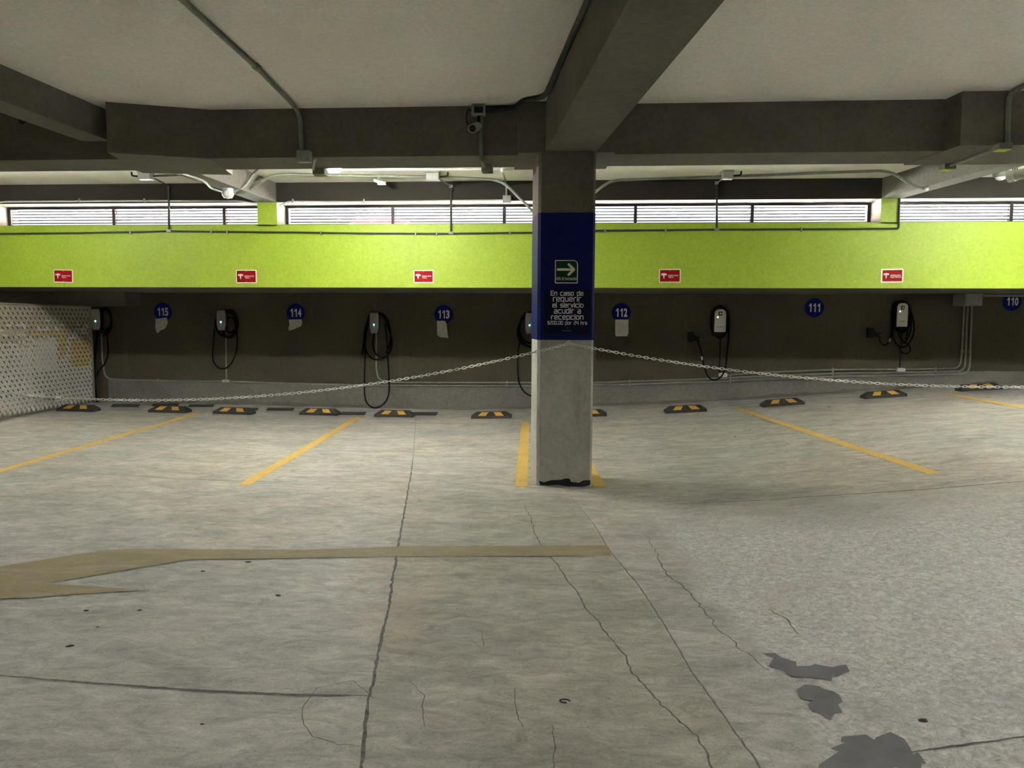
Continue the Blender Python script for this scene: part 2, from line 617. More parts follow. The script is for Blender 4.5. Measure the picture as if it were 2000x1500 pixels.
mx = nn(nt, 'ShaderNodeMixShader')
mx.inputs[0].default_value = .05
nt.links.new(tr.outputs[0], mx.inputs[1])
nt.links.new(b.outputs[0], mx.inputs[2])
nt.links.new(mx.outputs[0], nt.nodes['Material Output'].inputs['Surface'])
M['glass'] = m

# ------------------------------------------------------------------ floor
XL, XR, YN = -9.4, 11.0, -6.5
mb = MB()
xs = []
x = XL
while x < XR + .01:
    xs.append(x)
    x += .3
ys = []
y = YN
while y < Y_WALL + .35:
    ys.append(y)
    y += .3
vs = [(x, y, floor_z(x, y)) for y in ys for x in xs]
nx = len(xs)
fs = [(j * nx + i, j * nx + i + 1, (j + 1) * nx + i + 1, (j + 1) * nx + i) for j in range(len(ys) - 1) for i in range(nx - 1)]
mb.add(vs, fs)
# slab underside so that the floor is a solid plate
x0, x1, y0, y1 = xs[0], xs[-1], ys[0], ys[-1]
mb.box((x0, y0, -.5), (x1, y1, -.25))
FLOOR = struct(mb.build('floor', M['floor'], smooth=True), 'grey worn concrete garage floor with slab joints and cracks')


CRW = .62


def ribbon(name, px, widths, mat, lift=.0025, jag=0.0, sub=5, parent=None, th=0.0):
    """a thin strip following the floor along points given on the floor"""
    pts = [Vector((p.x, p.y, 0)) for p in (on_floor(*q) for q in px)]
    out = []
    for a, b_ in zip(pts, pts[1:]):
        n = max(sub, int((b_ - a).length / (.035 if jag else .12)))
        for k in range(n):
            out.append(a.lerp(b_, k / n))
    out.append(pts[-1])
    n = len(out)
    vs, fs = [], []
    for i, p in enumerate(out):
        t = (out[min(i + 1, n - 1)] - out[max(i - 1, 0)]).normalized()
        s = Vector((-t.y, t.x, 0))
        f = i / (n - 1)
        if isinstance(widths, (list, tuple)):
            kf = f * (len(widths) - 1)
            k = min(int(kf), len(widths) - 2)
            w = widths[k] + (widths[k + 1] - widths[k]) * (kf - k)
        else:
            w = widths
        off = RNG.uniform(-jag, jag) if 0 < i < n - 1 else 0
        for sg in (-1, 1):
            q = p + s * (off * .6 + sg * w * .5 * CRW * (1 + (RNG.uniform(-.4, .4) if jag else 0)) if jag else sg * w * .5)
            vs.append((q.x, q.y, floor_z(q.x, q.y) + lift))
    for i in range(n - 1):
        fs.append((2 * i, 2 * i + 1, 2 * i + 3, 2 * i + 2))
    if th:
        m_ = len(vs)
        vs += [(a, b_, c - th) for a, b_, c in vs]
        for i in range(n - 1):
            fs.append((2 * i, 2 * i + 2, 2 * i + 2 + m_, 2 * i + m_))
            fs.append((2 * i + 1, 2 * i + 1 + m_, 2 * i + 3 + m_, 2 * i + 3))
        fs.append((0, m_, m_ + 1, 1))
        fs.append((2 * n - 2, 2 * n - 1, 2 * n - 1 + m_, 2 * n - 2 + m_))
    return MB().add(vs, fs).build(name, mat, parent)


def floor_poly(name, px, mat, lift=.003, jag=0.0, parent=None, dens=.03):
    """flat patch on the floor with an uneven edge"""
    pts = [on_floor(*q) for q in px]
    ring = []
    n = len(pts)
    for i in range(n):
        a, b_ = pts[i], pts[(i + 1) % n]
        k = max(1, int((b_ - a).length / dens)) if jag else max(1, int((b_ - a).length / .3))
        for j in range(k):
            p = a.lerp(b_, j / k)
            if jag:
                ph = (p.x * 61.0, p.y * 47.0)
                p = p + Vector((math.sin(ph[0] + 2.3 * math.sin(ph[1])) * jag * .7 + RNG.uniform(-jag, jag) * .3, math.cos(ph[1] * 1.7 + ph[0]) * jag * .7 + RNG.uniform(-jag, jag) * .3, 0))
            ring.append((p.x, p.y, floor_z(p.x, p.y) + lift))
    bm = bmesh.new()
    vv = [bm.verts.new(p) for p in ring]
    f = bm.faces.new(vv)
    bmesh.ops.triangulate(bm, faces=[f])
    bm.normal_update()
    for f in bm.faces:
        if f.normal.z < 0:
            f.normal_flip()
    me = bpy.data.meshes.new(name)
    bm.to_mesh(me)
    bm.free()
    me.materials.append(mat)
    o = bpy.data.objects.new(name, me)
    COL.objects.link(o)
    if parent:
        o.parent = parent
    return o


# slab joints and cracks (each its own strip)
ribbon('slab_joint', [(808, 885), (803, 925), (790, 1000), (779, 1060), (770, 1112), (757, 1200), (742, 1262), (729, 1330), (719, 1375), (709, 1460), (704, 1520)], [.006, .02, .018, .022, .022, .02], M['crack'], jag=.006, parent=FLOOR)
ribbon('slab_joint', [(812, 815), (808, 885)], [.006, .009], M['softcrack'], jag=.004, parent=FLOOR)
ribbon('slab_joint', [(1128, 985), (1160, 1025), (1192, 1078), (1252, 1150), (1300, 1225), (1352, 1315), (1415, 1400), (1495, 1515)], [.004, .010, .013, .012, .012], M['softcrack'], jag=.004, parent=FLOOR)
ribbon('crack', [(1022, 985), (1036, 1010), (1044, 1040), (1062, 1078), (1085, 1098), (1104, 1128), (1127, 1158), (1147, 1192), (1166, 1212), (1190, 1245), (1222, 1282), (1232, 1310), (1262, 1345), (1292, 1378), (1330, 1412), (1362, 1440), (1380, 1475), (1398, 1515)], [.006, .011, .011, .012, .011], M['crack'], jag=.008, parent=FLOOR)
ribbon('slab_joint', [(-20, 1319), (120, 1330), (280, 1342), (400, 1350), (560, 1357), (725, 1360)], [.012, .016, .02, .02, .012], M['crack'], jag=.003, parent=FLOOR)
ribbon('slab_joint', [(1770, 1472), (1880, 1456), (2030, 1436)], [.008, .014, .014], M['crack'], jag=.003, parent=FLOOR)
ribbon('slab_joint', [(1300, 986), (1560, 972), (1800, 957), (2040, 938)], [.010, .026, .030, .030], M['softcrack'], jag=.004, parent=FLOOR)
ribbon('slab_joint', [(150, 925), (272, 930), (345, 936), (520, 941), (808, 942)], [.006, .02, .018, .012, .006], M['softcrack'], jag=.003, parent=FLOOR)
ribbon('crack', [(730, 1365), (690, 1330), (620, 1345), (592, 1380), (590, 1410), (612, 1440), (660, 1455), (705, 1458)], [.004, .005, .006, .005, .004], M['crack'], jag=.006, parent=FLOOR)
ribbon('crack', [(800, 1330), (828, 1360), (824, 1395), (830, 1420)], [.004, .006, .004], M['crack'], jag=.006, parent=FLOOR)
ribbon('crack', [(1005, 1345), (1008, 1395), (1022, 1422)], [.004, .006, .004], M['crack'], jag=.006, parent=FLOOR)
ribbon('crack', [(1078, 1415), (1084, 1460), (1080, 1505)], [.004, .007, .005], M['crack'], jag=.006, parent=FLOOR)
ribbon('crack', [(940, 1232), (945, 1262)], [.004, .005], M['softcrack'], jag=.006, parent=FLOOR)
ribbon('crack', [(1258, 1042), (1283, 1080), (1300, 1120), (1345, 1155), (1400, 1225), (1450, 1270), (1500, 1310)], [.004, .012, .016, .012, .006], M['softcrack'], jag=.018, parent=FLOOR)
ribbon('crack', [(1500, 1190), (1535, 1210), (1560, 1240)], [.006, .014, .006], M['crack'], jag=.01, parent=FLOOR)
ribbon('crack', [(1650, 795), (1720, 785), (1790, 780)], [.01, .03, .01], M['softcrack'], jag=.01, parent=FLOOR)
ribbon('crack', [(1270, 828), (1325, 822)], [.01, .04], M['softcrack'], jag=.01, parent=FLOOR)
# repair mortar patches
floor_poly('repair_patch', [(1495, 1278), (1520, 1280), (1560, 1300), (1620, 1300), (1662, 1302), (1650, 1318), (1600, 1330), (1550, 1322), (1515, 1305)], M['patch'], .0035, .022, FLOOR)
floor_poly('repair_patch', [(1572, 1342), (1600, 1338), (1632, 1352), (1650, 1388), (1622, 1410), (1595, 1398), (1580, 1370), (1560, 1362)], M['patch'], .0035, .022, FLOOR)
floor_poly('repair_patch', [(1590, 1510), (1620, 1470), (1660, 1440), (1740, 1440), (1790, 1468), (1800, 1510)], M['patch'], .0035, .03, FLOOR)
# stones, holes and leaf bits lying on the slab
for q, r_ in [((543, 1163), .016), ((273, 1192), .013), ((168, 1193), .012), ((484, 1098), .016), ((136, 1262 - 0), .014), ((396, 1116), .014), ((190, 1225), .008),
              ((1804, 1408), .017), ((1436, 853), .017), ((1465, 839), .012), ((1250, 816), .012), ((1619, 795), .022), ((1555, 770), .03), ((395, 1415), .007)]:
    p = on_floor(*q)
    vs = [(p.x, p.y, p.z + r_ * .35)]
    k = 7
    for i in range(k):
        a = 2 * math.pi * i / k
        rr = r_ * RNG.uniform(.6, 1.2)
        vs.append((p.x + rr * 1.3 * math.cos(a), p.y + rr * math.sin(a), floor_z(p.x, p.y) + .001))
    MB().add(vs, [(0, 1 + i, 1 + (i + 1) % k) for i in range(k)]).build('debris', M['debris'], FLOOR)
p = on_floor(1103, 1370)
MB().tube([p + Vector((.014 * math.cos(a) * 1.3, .012 * math.sin(a), .002)) for a in [i * math.pi / 8 for i in range(14)]], .003, 5).build('debris', M['debris'], FLOOR)

# ------------------------------------------------------------------ ceiling, walls
struct(MB().box((XL, YN, Z_CEIL), (XR, Y_GREEN + .5, Z_CEIL + .25)).build('ceiling', M['ceil']), 'white painted concrete ceiling slab')
mb = MB()
mb.box((XL, Y_WALL, -.4), (XR, Y_WALL + .25, Z_SOFFIT + .1))
WALL_BACK = struct(mb.build('wall_back', M['wall']), 'dark brown recessed wall behind the chargers')
# grey painted wall foot; the light below the overhang's shadow is in its tone
sk = [(300, 743), (500, 749), (725, 755), (900, 757), (1050, 757), (1170, 755), (1450, 748), (1700, 738), (2000, 728)]
vs, fs = [], []
K = 60
for i in range(K + 1):
    X = -7.4 + (8.6 + 7.4) * i / K
    zb = floor_z(X, Y_WALL)
    zt = zb + (.36 if X < 3 else .36 - .05 * (X - 3)) + RNG.uniform(-.006, .006)
    vs += [(X, Y_WALL - .006, zb - .05), (X, Y_WALL - .006, zt), (X, Y_WALL + .01, zt)]
for i in range(K):
    a = 3 * i
    fs += [(a, a + 3, a + 4, a + 1), (a + 1, a + 4, a + 5, a + 2)]
MB().add(vs, fs).build('wall_foot', M['wallbase'], WALL_BACK)
# little heap of mortar along the floor-wall corner
vs, fs = [], []
K = 90
for i in range(K + 1):
    X = -6.9 + 13.5 * i / K
    zb = floor_z(X, Y_WALL)
    d = .10 + RNG.uniform(-.05, .06)
    h_ = .035 + RNG.uniform(-.02, .02)
    vs += [(X, Y_WALL - d, floor_z(X, Y_WALL - d) - .004), (X, Y_WALL - d * .4, zb + h_ * .5), (X, Y_WALL - .004, zb + h_)]
for i in range(K):
    a = 3 * i
    fs += [(a, a + 3, a + 4, a + 1), (a + 1, a + 4, a + 5, a + 2)]
MB().add(vs, fs).build('mortar_fillet', M['wallbase'], WALL_BACK, smooth=True)

# lime green upper wall: solid street-side bank that overhangs the recess
mb = MB()
mb.box((XL, Y_GREEN, Z_SOFFIT), (XR, Y_WALL + .3, Z_SILL))
mb.m = [1, 2, 0, 1, 1, 1]
UPPER = struct(mb.build('wall_upper', [M['green'], M['conc'], M['pave']]), 'lime green painted upper wall band overhanging the charger recess')
for X0, X1 in ((XL, -7.72), (-4.02, -3.755), (4.0, 4.235), (8.6, XR)):
    mb = MB().box((X0, Y_GREEN, Z_SILL - .02), (X1, Y_WIN + .2, Z_RIB + .02))
    mb.m = [1, 1, 0, 1, 1, 1]
    o = mb.build('window_pier', [M['green'], M['reveal']], UPPER)
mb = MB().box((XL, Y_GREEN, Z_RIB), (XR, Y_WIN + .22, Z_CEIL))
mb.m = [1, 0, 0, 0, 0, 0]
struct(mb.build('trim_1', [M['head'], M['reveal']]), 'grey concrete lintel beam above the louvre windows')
# dropped stub beam at the left end of the recess
c0, c1 = on_y(245, 597, 11.25), on_y(-60, 590, 11.25)
struct(MB().box((XL, 11.25, 1.615), (c0.x, Y_WALL + .02, Z_SOFFIT + .02)).build('trim_2', M['conc']), 'short dropped concrete beam above the fence end')
struct(MB().box((XL - .2, YN, -.4), (XL, Y_WALL + .3, Z_CEIL + .2)).build('wall_left', M['store']))
struct(MB().box((XR, YN, -.4), (XR + .2, Y_WALL + .3, Z_CEIL + .2)).build('wall_right', M['ceil']))
struct(MB().box((XL, YN - .2, -.4), (XR, YN, Z_CEIL + .2)).build('wall_front', M['ceil']))
# street outside
struct(MB().box((-40, Y_WALL + .3, Z_SILL - .3), (40, 45, Z_SILL - .1)).build('pavement', M['pave']), 'pale pavement outside the louvre windows')

# ------------------------------------------------------------------ beams
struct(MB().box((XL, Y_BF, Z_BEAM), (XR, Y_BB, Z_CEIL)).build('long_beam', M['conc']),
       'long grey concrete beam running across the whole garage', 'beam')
BS = -0.145     # the column grid is skewed against the wall


def skew_prism(x0, x1, ya, yb, s, z0, z1, yref):
    return [(x0 + s * (ya - yref), ya), (x1 + s * (ya - yref), ya), (x1 + s * (yb - yref), yb), (x0 + s * (yb - yref), yb)]


mb = MB().prism_z(skew_prism(-.145, .275, YN, Y_BF + .02, BS, 0, 0, 6.35), Z_BEAM, Z_CEIL)
struct(mb.build('cross_beam', M['conc']), 'grey concrete beam running from the column towards the viewer', 'beam')
# column-head block on the long beam
mb = MB().prism_z([(-.36, 6.29), (.44, 6.31), (.40, 6.98), (-.44, 6.98)], Z_BEAM - .004, Z_CEIL)
struct(mb.build('column_head', M['conc']), 'wider concrete block where beams meet above the column', 'beam')
# left block and its secondary rib
p0, p1, p2, p3 = on_z(210, 297, Z_BEAM), on_z(412, 309, Z_BEAM), on_z(454, 341, Z_BEAM), on_z(278, 337, Z_BEAM)
mb = MB().prism_z([(p0.x, p0.y), (p1.x, p1.y), (p2.x, p2.y), (p3.x, p3.y)], Z_BEAM - .004, Z_CEIL)
struct(mb.build('column_head', M['conc']), 'broad concrete block on the long beam at the left', 'beam')
mb = MB().prism_z([(-4.58 - .255, YN), (-4.58, YN), (-3.76, Y_GREEN + .02), (-3.76 - .255, Y_GREEN + .02)], Z_RIB, Z_CEIL)
mb2 = MB().prism_z([(-4.0 - .053 * 4 - .255, 1.0), (-4.0 - .053 * 4, 1.0), (-3.76, Y_GREEN + .02), (-3.76 - .255, Y_GREEN + .02)], Z_RIB, Z_CEIL)
struct(mb2.build('rib_beam', M['rib']), 'shallow concrete rib beam crossing behind the left block to the window', 'beam')
# right block and rib
q0 = on_z(1875, 283, Z_BEAM)
mb = MB().prism_z([(q0.x, q0.y), (q0.x + 1.1, q0.y + .02), (q0.x + 1.0, 6.93), (q0.x - .10, 6.93)], Z_BEAM - .004, Z_CEIL)
struct(mb.build('column_head', M['conc']), 'broad concrete block on the long beam at the right edge', 'beam')
mb = MB().prism_z([(4.0 + .158 * 3.0, 6.8), (4.235 + .158 * 3.0, 6.8), (4.235, Y_GREEN + .02), (4.0, Y_GREEN + .02)], Z_RIB, Z_CEIL)
struct(mb.build('rib_beam', M['rib']), 'shallow concrete rib beam reaching the window at the right', 'beam')
# black disc on the long beam, painting the dark of a round hole
h0 = on_y(44, 237, Y_BF)
tag(MB().lathe([(.022, 0), (.030, .004), (.030, .010)], (h0.x, Y_BF + .001, h0.z), 'y', 14).build('hole_disc', M['scuffshade'], at=(h0.x, Y_BF, h0.z)),
    'small black disc painted as a dark round hole in the long beam, far left', 'hole')

# ------------------------------------------------------------------ column
CH = .022


def column_poly(off=0.0):
    a, b_, sx = -.19 - off, .283 + off, BS * .47
    yf, yb = Y_COL - off, Y_COL + .47 + off
    return [(a + CH, yf), (b_ - CH, yf), (b_ - .004, yf + CH), (b_ + sx, yb), (a + sx, yb), (a - .004, yf + CH)]


COLUMN = thing('column', (.05, 6.5, 0), 'square concrete column with a navy blue painted band', 'column', kind='structure')
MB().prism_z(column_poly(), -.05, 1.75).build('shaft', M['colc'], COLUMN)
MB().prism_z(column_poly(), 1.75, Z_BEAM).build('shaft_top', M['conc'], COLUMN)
MB().prism_z(column_poly(.002), 1.247, 2.302).build('painted_band', M['blue'], COLUMN)['label'] = 'navy blue painted band'
sc = [(1055, 948), (1053, 940), (1062, 943), (1075, 939), (1095, 938), (1105, 935), (1113, 936), (1115, 942), (1130, 944), (1140, 939), (1153, 939), (1153, 948), (1140, 951), (1110, 951), (1090, 948), (1070, 949)]
MB().prism_y([(on_y(x, y - 1, Y_COL).x, on_y(x, y - 1, Y_COL).z) for x, y in sc][::-1], Y_COL - .0025, Y_COL + .001).build('scuff_mark', M['scuffshade'], COLUMN)['label'] = 'black scuff at the foot'

# ------------------------------------------------------------------ windows
BAYS = [(-7.72, -4.02, [-6.182, -4.61], 'window_1'), (-3.755, 4.0, [-2.273, -.763, .975, 2.49], 'window_2'), (4.235, 8.6, [5.747, 7.25], 'window_3')]
Z0W, Z1W = Z_SILL - .005, Z_RIB
slat_cache = {}
for xa, xb, mull, nm in BAYS:
    w = thing(nm, ((xa + xb) / 2, Y_WIN, Z0W), None, None, kind='structure')
    fb, ft, fd = .050, .034, .045
    mb = MB()
    mb.box((xa, Y_WIN, Z0W), (xb, Y_WIN + fd, Z0W + fb))
    mb.box((xa, Y_WIN, Z1W - ft), (xb, Y_WIN + fd, Z1W))
    mb.box((xa, Y_WIN, Z0W + fb), (xa + .045, Y_WIN + fd, Z1W - ft))
    mb.box((xb - .045, Y_WIN, Z0W + fb), (xb, Y_WIN + fd, Z1W - ft))
    mb.build('window_frame', M['winframe'], w)
    for X in mull:
        MB().box((X - .020, Y_WIN - .004, Z0W + .01), (X + .020, Y_WIN + fd, Z1W - .01)).build('mullion', M['winframe'], w)
    cuts = [xa + .045] + mull + [xb - .045]
    for a, b_ in zip(cuts, cuts[1:]):
        a, b_ = a + .02, b_ - .02
        MB().box((a, Y_WIN + .038, Z0W + fb), (b_, Y_WIN + .041, Z1W - ft)).build('pane', M['glass'], w)
        for k in range(5):
            z = Z0W + fb + (Z1W - ft - Z0W - fb) * (k + .62) / 5.3
            t_ = math.radians(0)
            c, s_ = math.cos(t_), math.sin(t_)
            hw, hh = .010, .0062
            prof = [(-hw, -hh), (hw, -hh), (hw, hh), (-hw, hh)]
            pr = [(Y_WIN + .014 + u * c - v_ * s_, z + u * s_ + v_ * c) for u, v_ in prof]
            vs = [(a, yy, zz) for yy, zz in pr] + [(b_, yy, zz) for yy, zz in pr]
            MB().add(vs, [(0, 1, 2, 3), (7, 6, 5, 4), (0, 4, 5, 1), (1, 5, 6, 2), (2, 6, 7, 3), (3, 7, 4, 0)]).build('slat', M['slat'], w)

# parked car on the street, only glimpsed through the slats
car = thing('parked_car', (-3.3, 14.2, Z_SILL - .1), 'red car glimpsed through the louvres left of the column', 'car')
prof = [(-1.9, .25), (1.9, .25), (1.95, .6), (1.5, .8), (.9, .88), (.4, 1.32), (-.9, 1.35), (-1.5, .92), (-1.92, .85)]
MB().prism_y([(-3.3 + a * .62, Z_SILL - .1 + b_ * .62) for a, b_ in prof], 14.2, 15.2).build('body', M['carred'], car)
for dx in (-1.15, 1.15):
    MB().lathe([(.21, 0), (.21, .12)], (-3.3 + dx * .62, 14.32, Z_SILL - .1 + .21), 'y', 18).build('wheel', M['rubber'], car)

# ------------------------------------------------------------------ floor paint
STRIPES = [
    ([(-40, 932), (120, 885), (250, 847), (330, 824), (385, 807)], .095, 'yellow parking line at far left, in front of disc 115'),
    ([(475, 948), (700, 815)], .105, 'yellow parking line ending at the fourth wheel stop, left of the column'),
    ([(1018, 951), (1026, 824)], .105, 'short-looking yellow parking line touching the left side of the column'),
    ([(1172, 951), (1128, 870), (1120, 826)], .105, 'yellow parking line mostly hidden behind the right side of the column'),
    ([(1826, 925), (1600, 851), (1500, 818), (1438, 797)], .105, 'long yellow parking line right of the column, below disc 111'),
    ([(2060, 806), (1930, 784), (1845, 769)], .105, 'yellow parking line at the right edge, below disc 110'),
]
for px, wd, lab in STRIPES:
    o = ribbon('parking_line', px, wd, M['yellow'], .004, 0, 5, None, .003)
    tag(o, lab, 'parking line', 'yellow parking lines')
o = floor_poly('faded_line', [(-30, 1112), (200, 1076), (250, 1073), (600, 1075), (790, 1068), (1185, 1066), (1195, 1087), (780, 1088), (500, 1093), (370, 1094), (90, 1141), (190, 1147), (285, 1154), (180, 1160), (60, 1169), (-30, 1172)], M['faded'], .004)
tag(o, 'old faded brownish yellow floor line with a forked arrow end at left', 'floor marking')

# ------------------------------------------------------------------ lettering
_text_cache = {}


def text_geom(s, bold=0.0):
    key = (s, bold)
    if key in _text_cache:
        return _text_cache[key]
    cu = bpy.data.curves.new('t', 'FONT')
    cu.body = s
    cu.size = 1.0
    cu.offset = bold
    cu.resolution_u = 3
    ob = bpy.data.objects.new('t', cu)
    COL.objects.link(ob)
    dg = bpy.context.evaluated_depsgraph_get()
    me = bpy.data.meshes.new_from_object(ob.evaluated_get(dg))
    vs = [(v.co.x, v.co.y) for v in me.vertices]
    fs = [tuple(p.vertices) for p in me.polygons]
    bpy.data.objects.remove(ob, do_unlink=True)
    bpy.data.curves.remove(cu)
    bpy.data.meshes.remove(me)
    x0, x1 = min(v[0] for v in vs), max(v[0] for v in vs)
    y0, y1 = min(v[1] for v in vs), max(v[1] for v in vs)
    vs = [((v[0] - x0) / (x1 - x0), (v[1] - y0) / (y1 - y0)) for v in vs]
    _text_cache[key] = (vs, fs)
    return vs, fs


def text_fit(mb, s, xa, xb, za, zb, y, bold=0.0):
    """text stretched into the rectangle xa..xb, za..zb on the plane Y=y, facing -Y"""
    vs, fs = text_geom(s, bold)
    mb.add([(xa + u * (xb - xa), y, za + v * (zb - za)) for u, v in vs], fs)


sq = [(0, 0), (0, 1), (1, 1), (1, 0), (0, 0)]
GL = {
    'E': (1, [[(1, 1.4), (0, 1.4), (0, 0), (1, 0)], [(0, .7), (.85, .7)]]),
    'n': (1, [[(0, 0), (0, 1), (.8, 1), (1, .85), (1, 0)]]), 'c': (1, [[(1, 1), (.15, 1), (0, .85), (0, .15), (.15, 0), (1, 0)]]),
    'a': (1, [[(.05, 1), (.85, 1), (1, .85), (1, 0), (0, 0), (0, .52), (1, .52)]]), 's': (1, [[(1, 1), (0, 1), (0, .52), (1, .48), (1, 0), (0, 0)]]),
    'o': (1, [[(.15, 0), (0, .15), (0, .85), (.15, 1), (.85, 1), (1, .85), (1, .15), (.85, 0), (.15, 0)]]),
    'd': (1, [[(1, 1), (.15, 1), (0, .85), (0, .15), (.15, 0), (1, 0)], [(1, 0), (1, 1.42)]]),
    'e': (1, [[(0, .5), (1, .5), (1, .85), (.85, 1), (.15, 1), (0, .85), (0, .15), (.15, 0), (1, 0)]]),
    'r': (.7, [[(0, 0), (0, .85), (.15, 1), (.7, 1)]]), 'q': (1, [sq, [(1, 1), (1, -.42)]]), 'u': (1, [[(0, 1), (0, .15), (.15, 0), (1, 0), (1, 1)]]),
    'i': (0, [[(0, 0), (0, 1)], [(0, 1.28), (0, 1.36)]]), 'l': (.15, [[(0, 1.42), (0, 0), (.15, 0)]]), 'v': (1, [[(0, 1), (.45, 0), (.55, 0), (1, 1)]]),
    'p': (1, [sq, [(0, 1), (0, -.42)]]), 'h': (1, [[(0, 1.42), (0, 0)], [(0, 1), (.85, 1), (1, .85), (1, 0)]]),
    '$': (1, [[(1, 1.3), (0, 1.3), (0, .7), (1, .7), (1, .08), (0, .08)], [(.5, 1.5), (.5, -.12)]]),
    '2': (1, [[(0, 1.4), (1, 1.4), (1, .74), (0, .66), (0, 0), (1, 0)]]), '0': (1, [[(0, 0), (0, 1.4), (1, 1.4), (1, 0), (0, 0)]]),
    '4': (1, [[(0, 1.4), (0, .55), (1, .55)], [(1, 1.4), (1, 0)]]), '.': (.1, [[(0, 0), (.1, 0)]]), ' ': (.55, []),
}


def stroke_text(mb, s, xa, xb, z0, xh, y, w):
    adv, tot = [], 0.0
    for ch in s:
        adv.append(tot)
        tot += GL[ch][0] + .52
    tot -= .52
    sx = (xb - xa) / tot
    for ch, a in zip(s, adv):
        for line in GL[ch][1]:
            pts = [Vector((xa + (a + u) * sx, z0 + v * xh)) for u, v in line]
            for p, q in zip(pts, pts[1:]):
                d = (q - p)
                if d.length < 1e-6:
                    continue
                d.normalize()
                n = Vector((-d.y, d.x)) * w * .5
                p2, q2 = p - d * w * .42, q + d * w * .42
                mb.add([(p2.x - n.x, y, p2.y - n.y), (q2.x - n.x, y, q2.y - n.y), (q2.x + n.x, y, q2.y + n.y), (p2.x + n.x, y, p2.y + n.y)], [(0, 1, 2, 3)])


def round_poly(x0, x1, z0, z1, r, seg=5, corners=(1, 1, 1, 1)):
    """counter-clockwise seen from -Y: bottom-left, bottom-right, top-right, top-left"""
    out = []
    cs = [(x0, z0, 180), (x1, z0, 270), (x1, z1, 0), (x0, z1, 90)]
    for (cx, cz, a0), on in zip(cs, corners):
        rr = r if on == 1 else on
        px = cx + (rr if cx == x0 else -rr)
        pz = cz + (rr if cz == z0 else -rr)
        for k in range(seg + 1):
            a = math.radians(a0 + 90 * k / seg)
            out.append((px + rr * math.cos(a), pz + rr * math.sin(a)))
    return out


# ------------------------------------------------------------------ signs on the column
YS = Y_COL - .004


def PX(x, y, Y):
    p = on_y(x, y, Y)
    return p.x, p.z


# evacuation-route sign
x0, z1 = PX(1084, 508, YS)
x1, z0 = PX(1128.5, 553.5, YS)
es = thing('evacuation_sign', ((x0 + x1) / 2, YS, z0), 'green evacuation route sign with a white right arrow on the blue column band', 'sign')
rr = (x1 - x0)
MB().prism_y(round_poly(x0, x1, z0, z1, .008, 6, (1, 1, .18 * rr * 1.1, 1)), YS - .003, YS + .003).build('plate', M['signwhite'], es)
i_ = .0075
MB().prism_y(round_poly(x0 + i_, x1 - i_, z0 + i_, z1 - i_, .004, 6, (1, 1, .15 * rr, 1)), YS - .0045, YS - .002).build('green_field', M['signgreen'], es)
es_field = bpy.data.objects[-1] if False else [o for o in es.children if o.name.startswith('green_field')][0]
mb = MB()


def arrow_bar(mb, a, b_, w, y):
    a, b_ = Vector(a), Vector(b_)
    d = (b_ - a).normalized()
    n = Vector((-d.y, d.x)) * w
    ring = []
    for c_, s0 in ((b_, -90), (a, 90)):
        for k in range(7):
            t = math.radians(s0 + 30 * k)
            q = c_ + d * (w * math.cos(t)) + n * math.sin(t)
            ring.append((q.x, y, q.y))
    mb.add(ring, [tuple(range(len(ring)))])


ex = lambda u, v: (x0 + u * (x1 - x0), z1 - v * (z1 - z0))
wA = .052 * (z1 - z0)
arrow_bar(mb, ex(.13, .405), ex(.80, .405), wA, YS - .0052)
arrow_bar(mb, ex(.60, .19), ex(.82, .395), wA, YS - .0054)
arrow_bar(mb, ex(.60, .625), ex(.82, .415), wA, YS - .0056)
mb.build('arrow', M['signwhite'], es_field)
a, b_ = ex(.075, .865), ex(.935, .755)
for wrd, ua, ub in (('RUTA', 0, .215), ('DE', .27, .375), ('EVACUACIÓN', .43, 1.0)):
    mb = MB()
    text_fit(mb, wrd, a[0] + (b_[0] - a[0]) * ua, a[0] + (b_[0] - a[0]) * ub, a[1], b_[1] + (.006 if 'Ó' in wrd else .003), YS - .0052, .012)
    mb.build('lettering', M['signwhite'], es_field)

# notice under it
x0, z1 = PX(1063, 564, YS)
x1, z0 = PX(1153, 652, YS)
po = thing('notice_poster', ((x0 + x1) / 2, YS, z0), 'dark blue notice with white Spanish text on the column above the chain', 'poster')
po_sheet = MB().chamfer_box((x0, YS - .002, z0), (x1, YS + .003, z1), .001).build('sheet', M['poster'], po)
PC = lambda u, v: PX(1000 + u / 6.82, 480 + v / 6.82, YS - .003)
for s_, ua, ub, vb, vt, wd in [('En caso de', 519, 946, 660, 602, 1.15), ('requerir', 549, 916, 738, 674, 1.2), ('el servicio', 543, 946, 818, 758, 1.2),
                               ('acudir a', 563, 912, 898, 832, 1.25), ('recepcion', 525, 946, 978, 918, 1.25), ('$200.00 por 24 hrs', 474, 998, 1047, 1003, .8)]:
    pa, pb = PC(ua, vb), PC(ub, vb)
    pt = PC(ua, vt)
    full = 1.3 if s_ in ('requerir', 'recepcion') else 1.42
    xh = (pt[1] - pa[1]) / full
    tot = sum(GL[ch][0] + .52 for ch in s_) - .52
    sx_ = (pb[0] - pa[0]) / tot
    pos = 0.0
    for wrd in s_.split(' '):
        wl = sum(GL[ch][0] + .52 for ch in wrd) - .52
        mb = MB()
        stroke_text(mb, wrd, pa[0] + pos * sx_, pa[0] + (pos + wl) * sx_, pa[1], xh, YS - .003, wd * .0056)
        mb.build('lettering', M['brightwhite'], po_sheet)
        pos += wl + .52 + GL[' '][0] + .52
mb = MB()
pa, pb = PC(678, 1140), PC(792, 1122)
text_fit(mb, 'B A R Z A', pa[0], pb[0], pa[1], pb[1], YS - .003)
pc = PC(736, 1098)
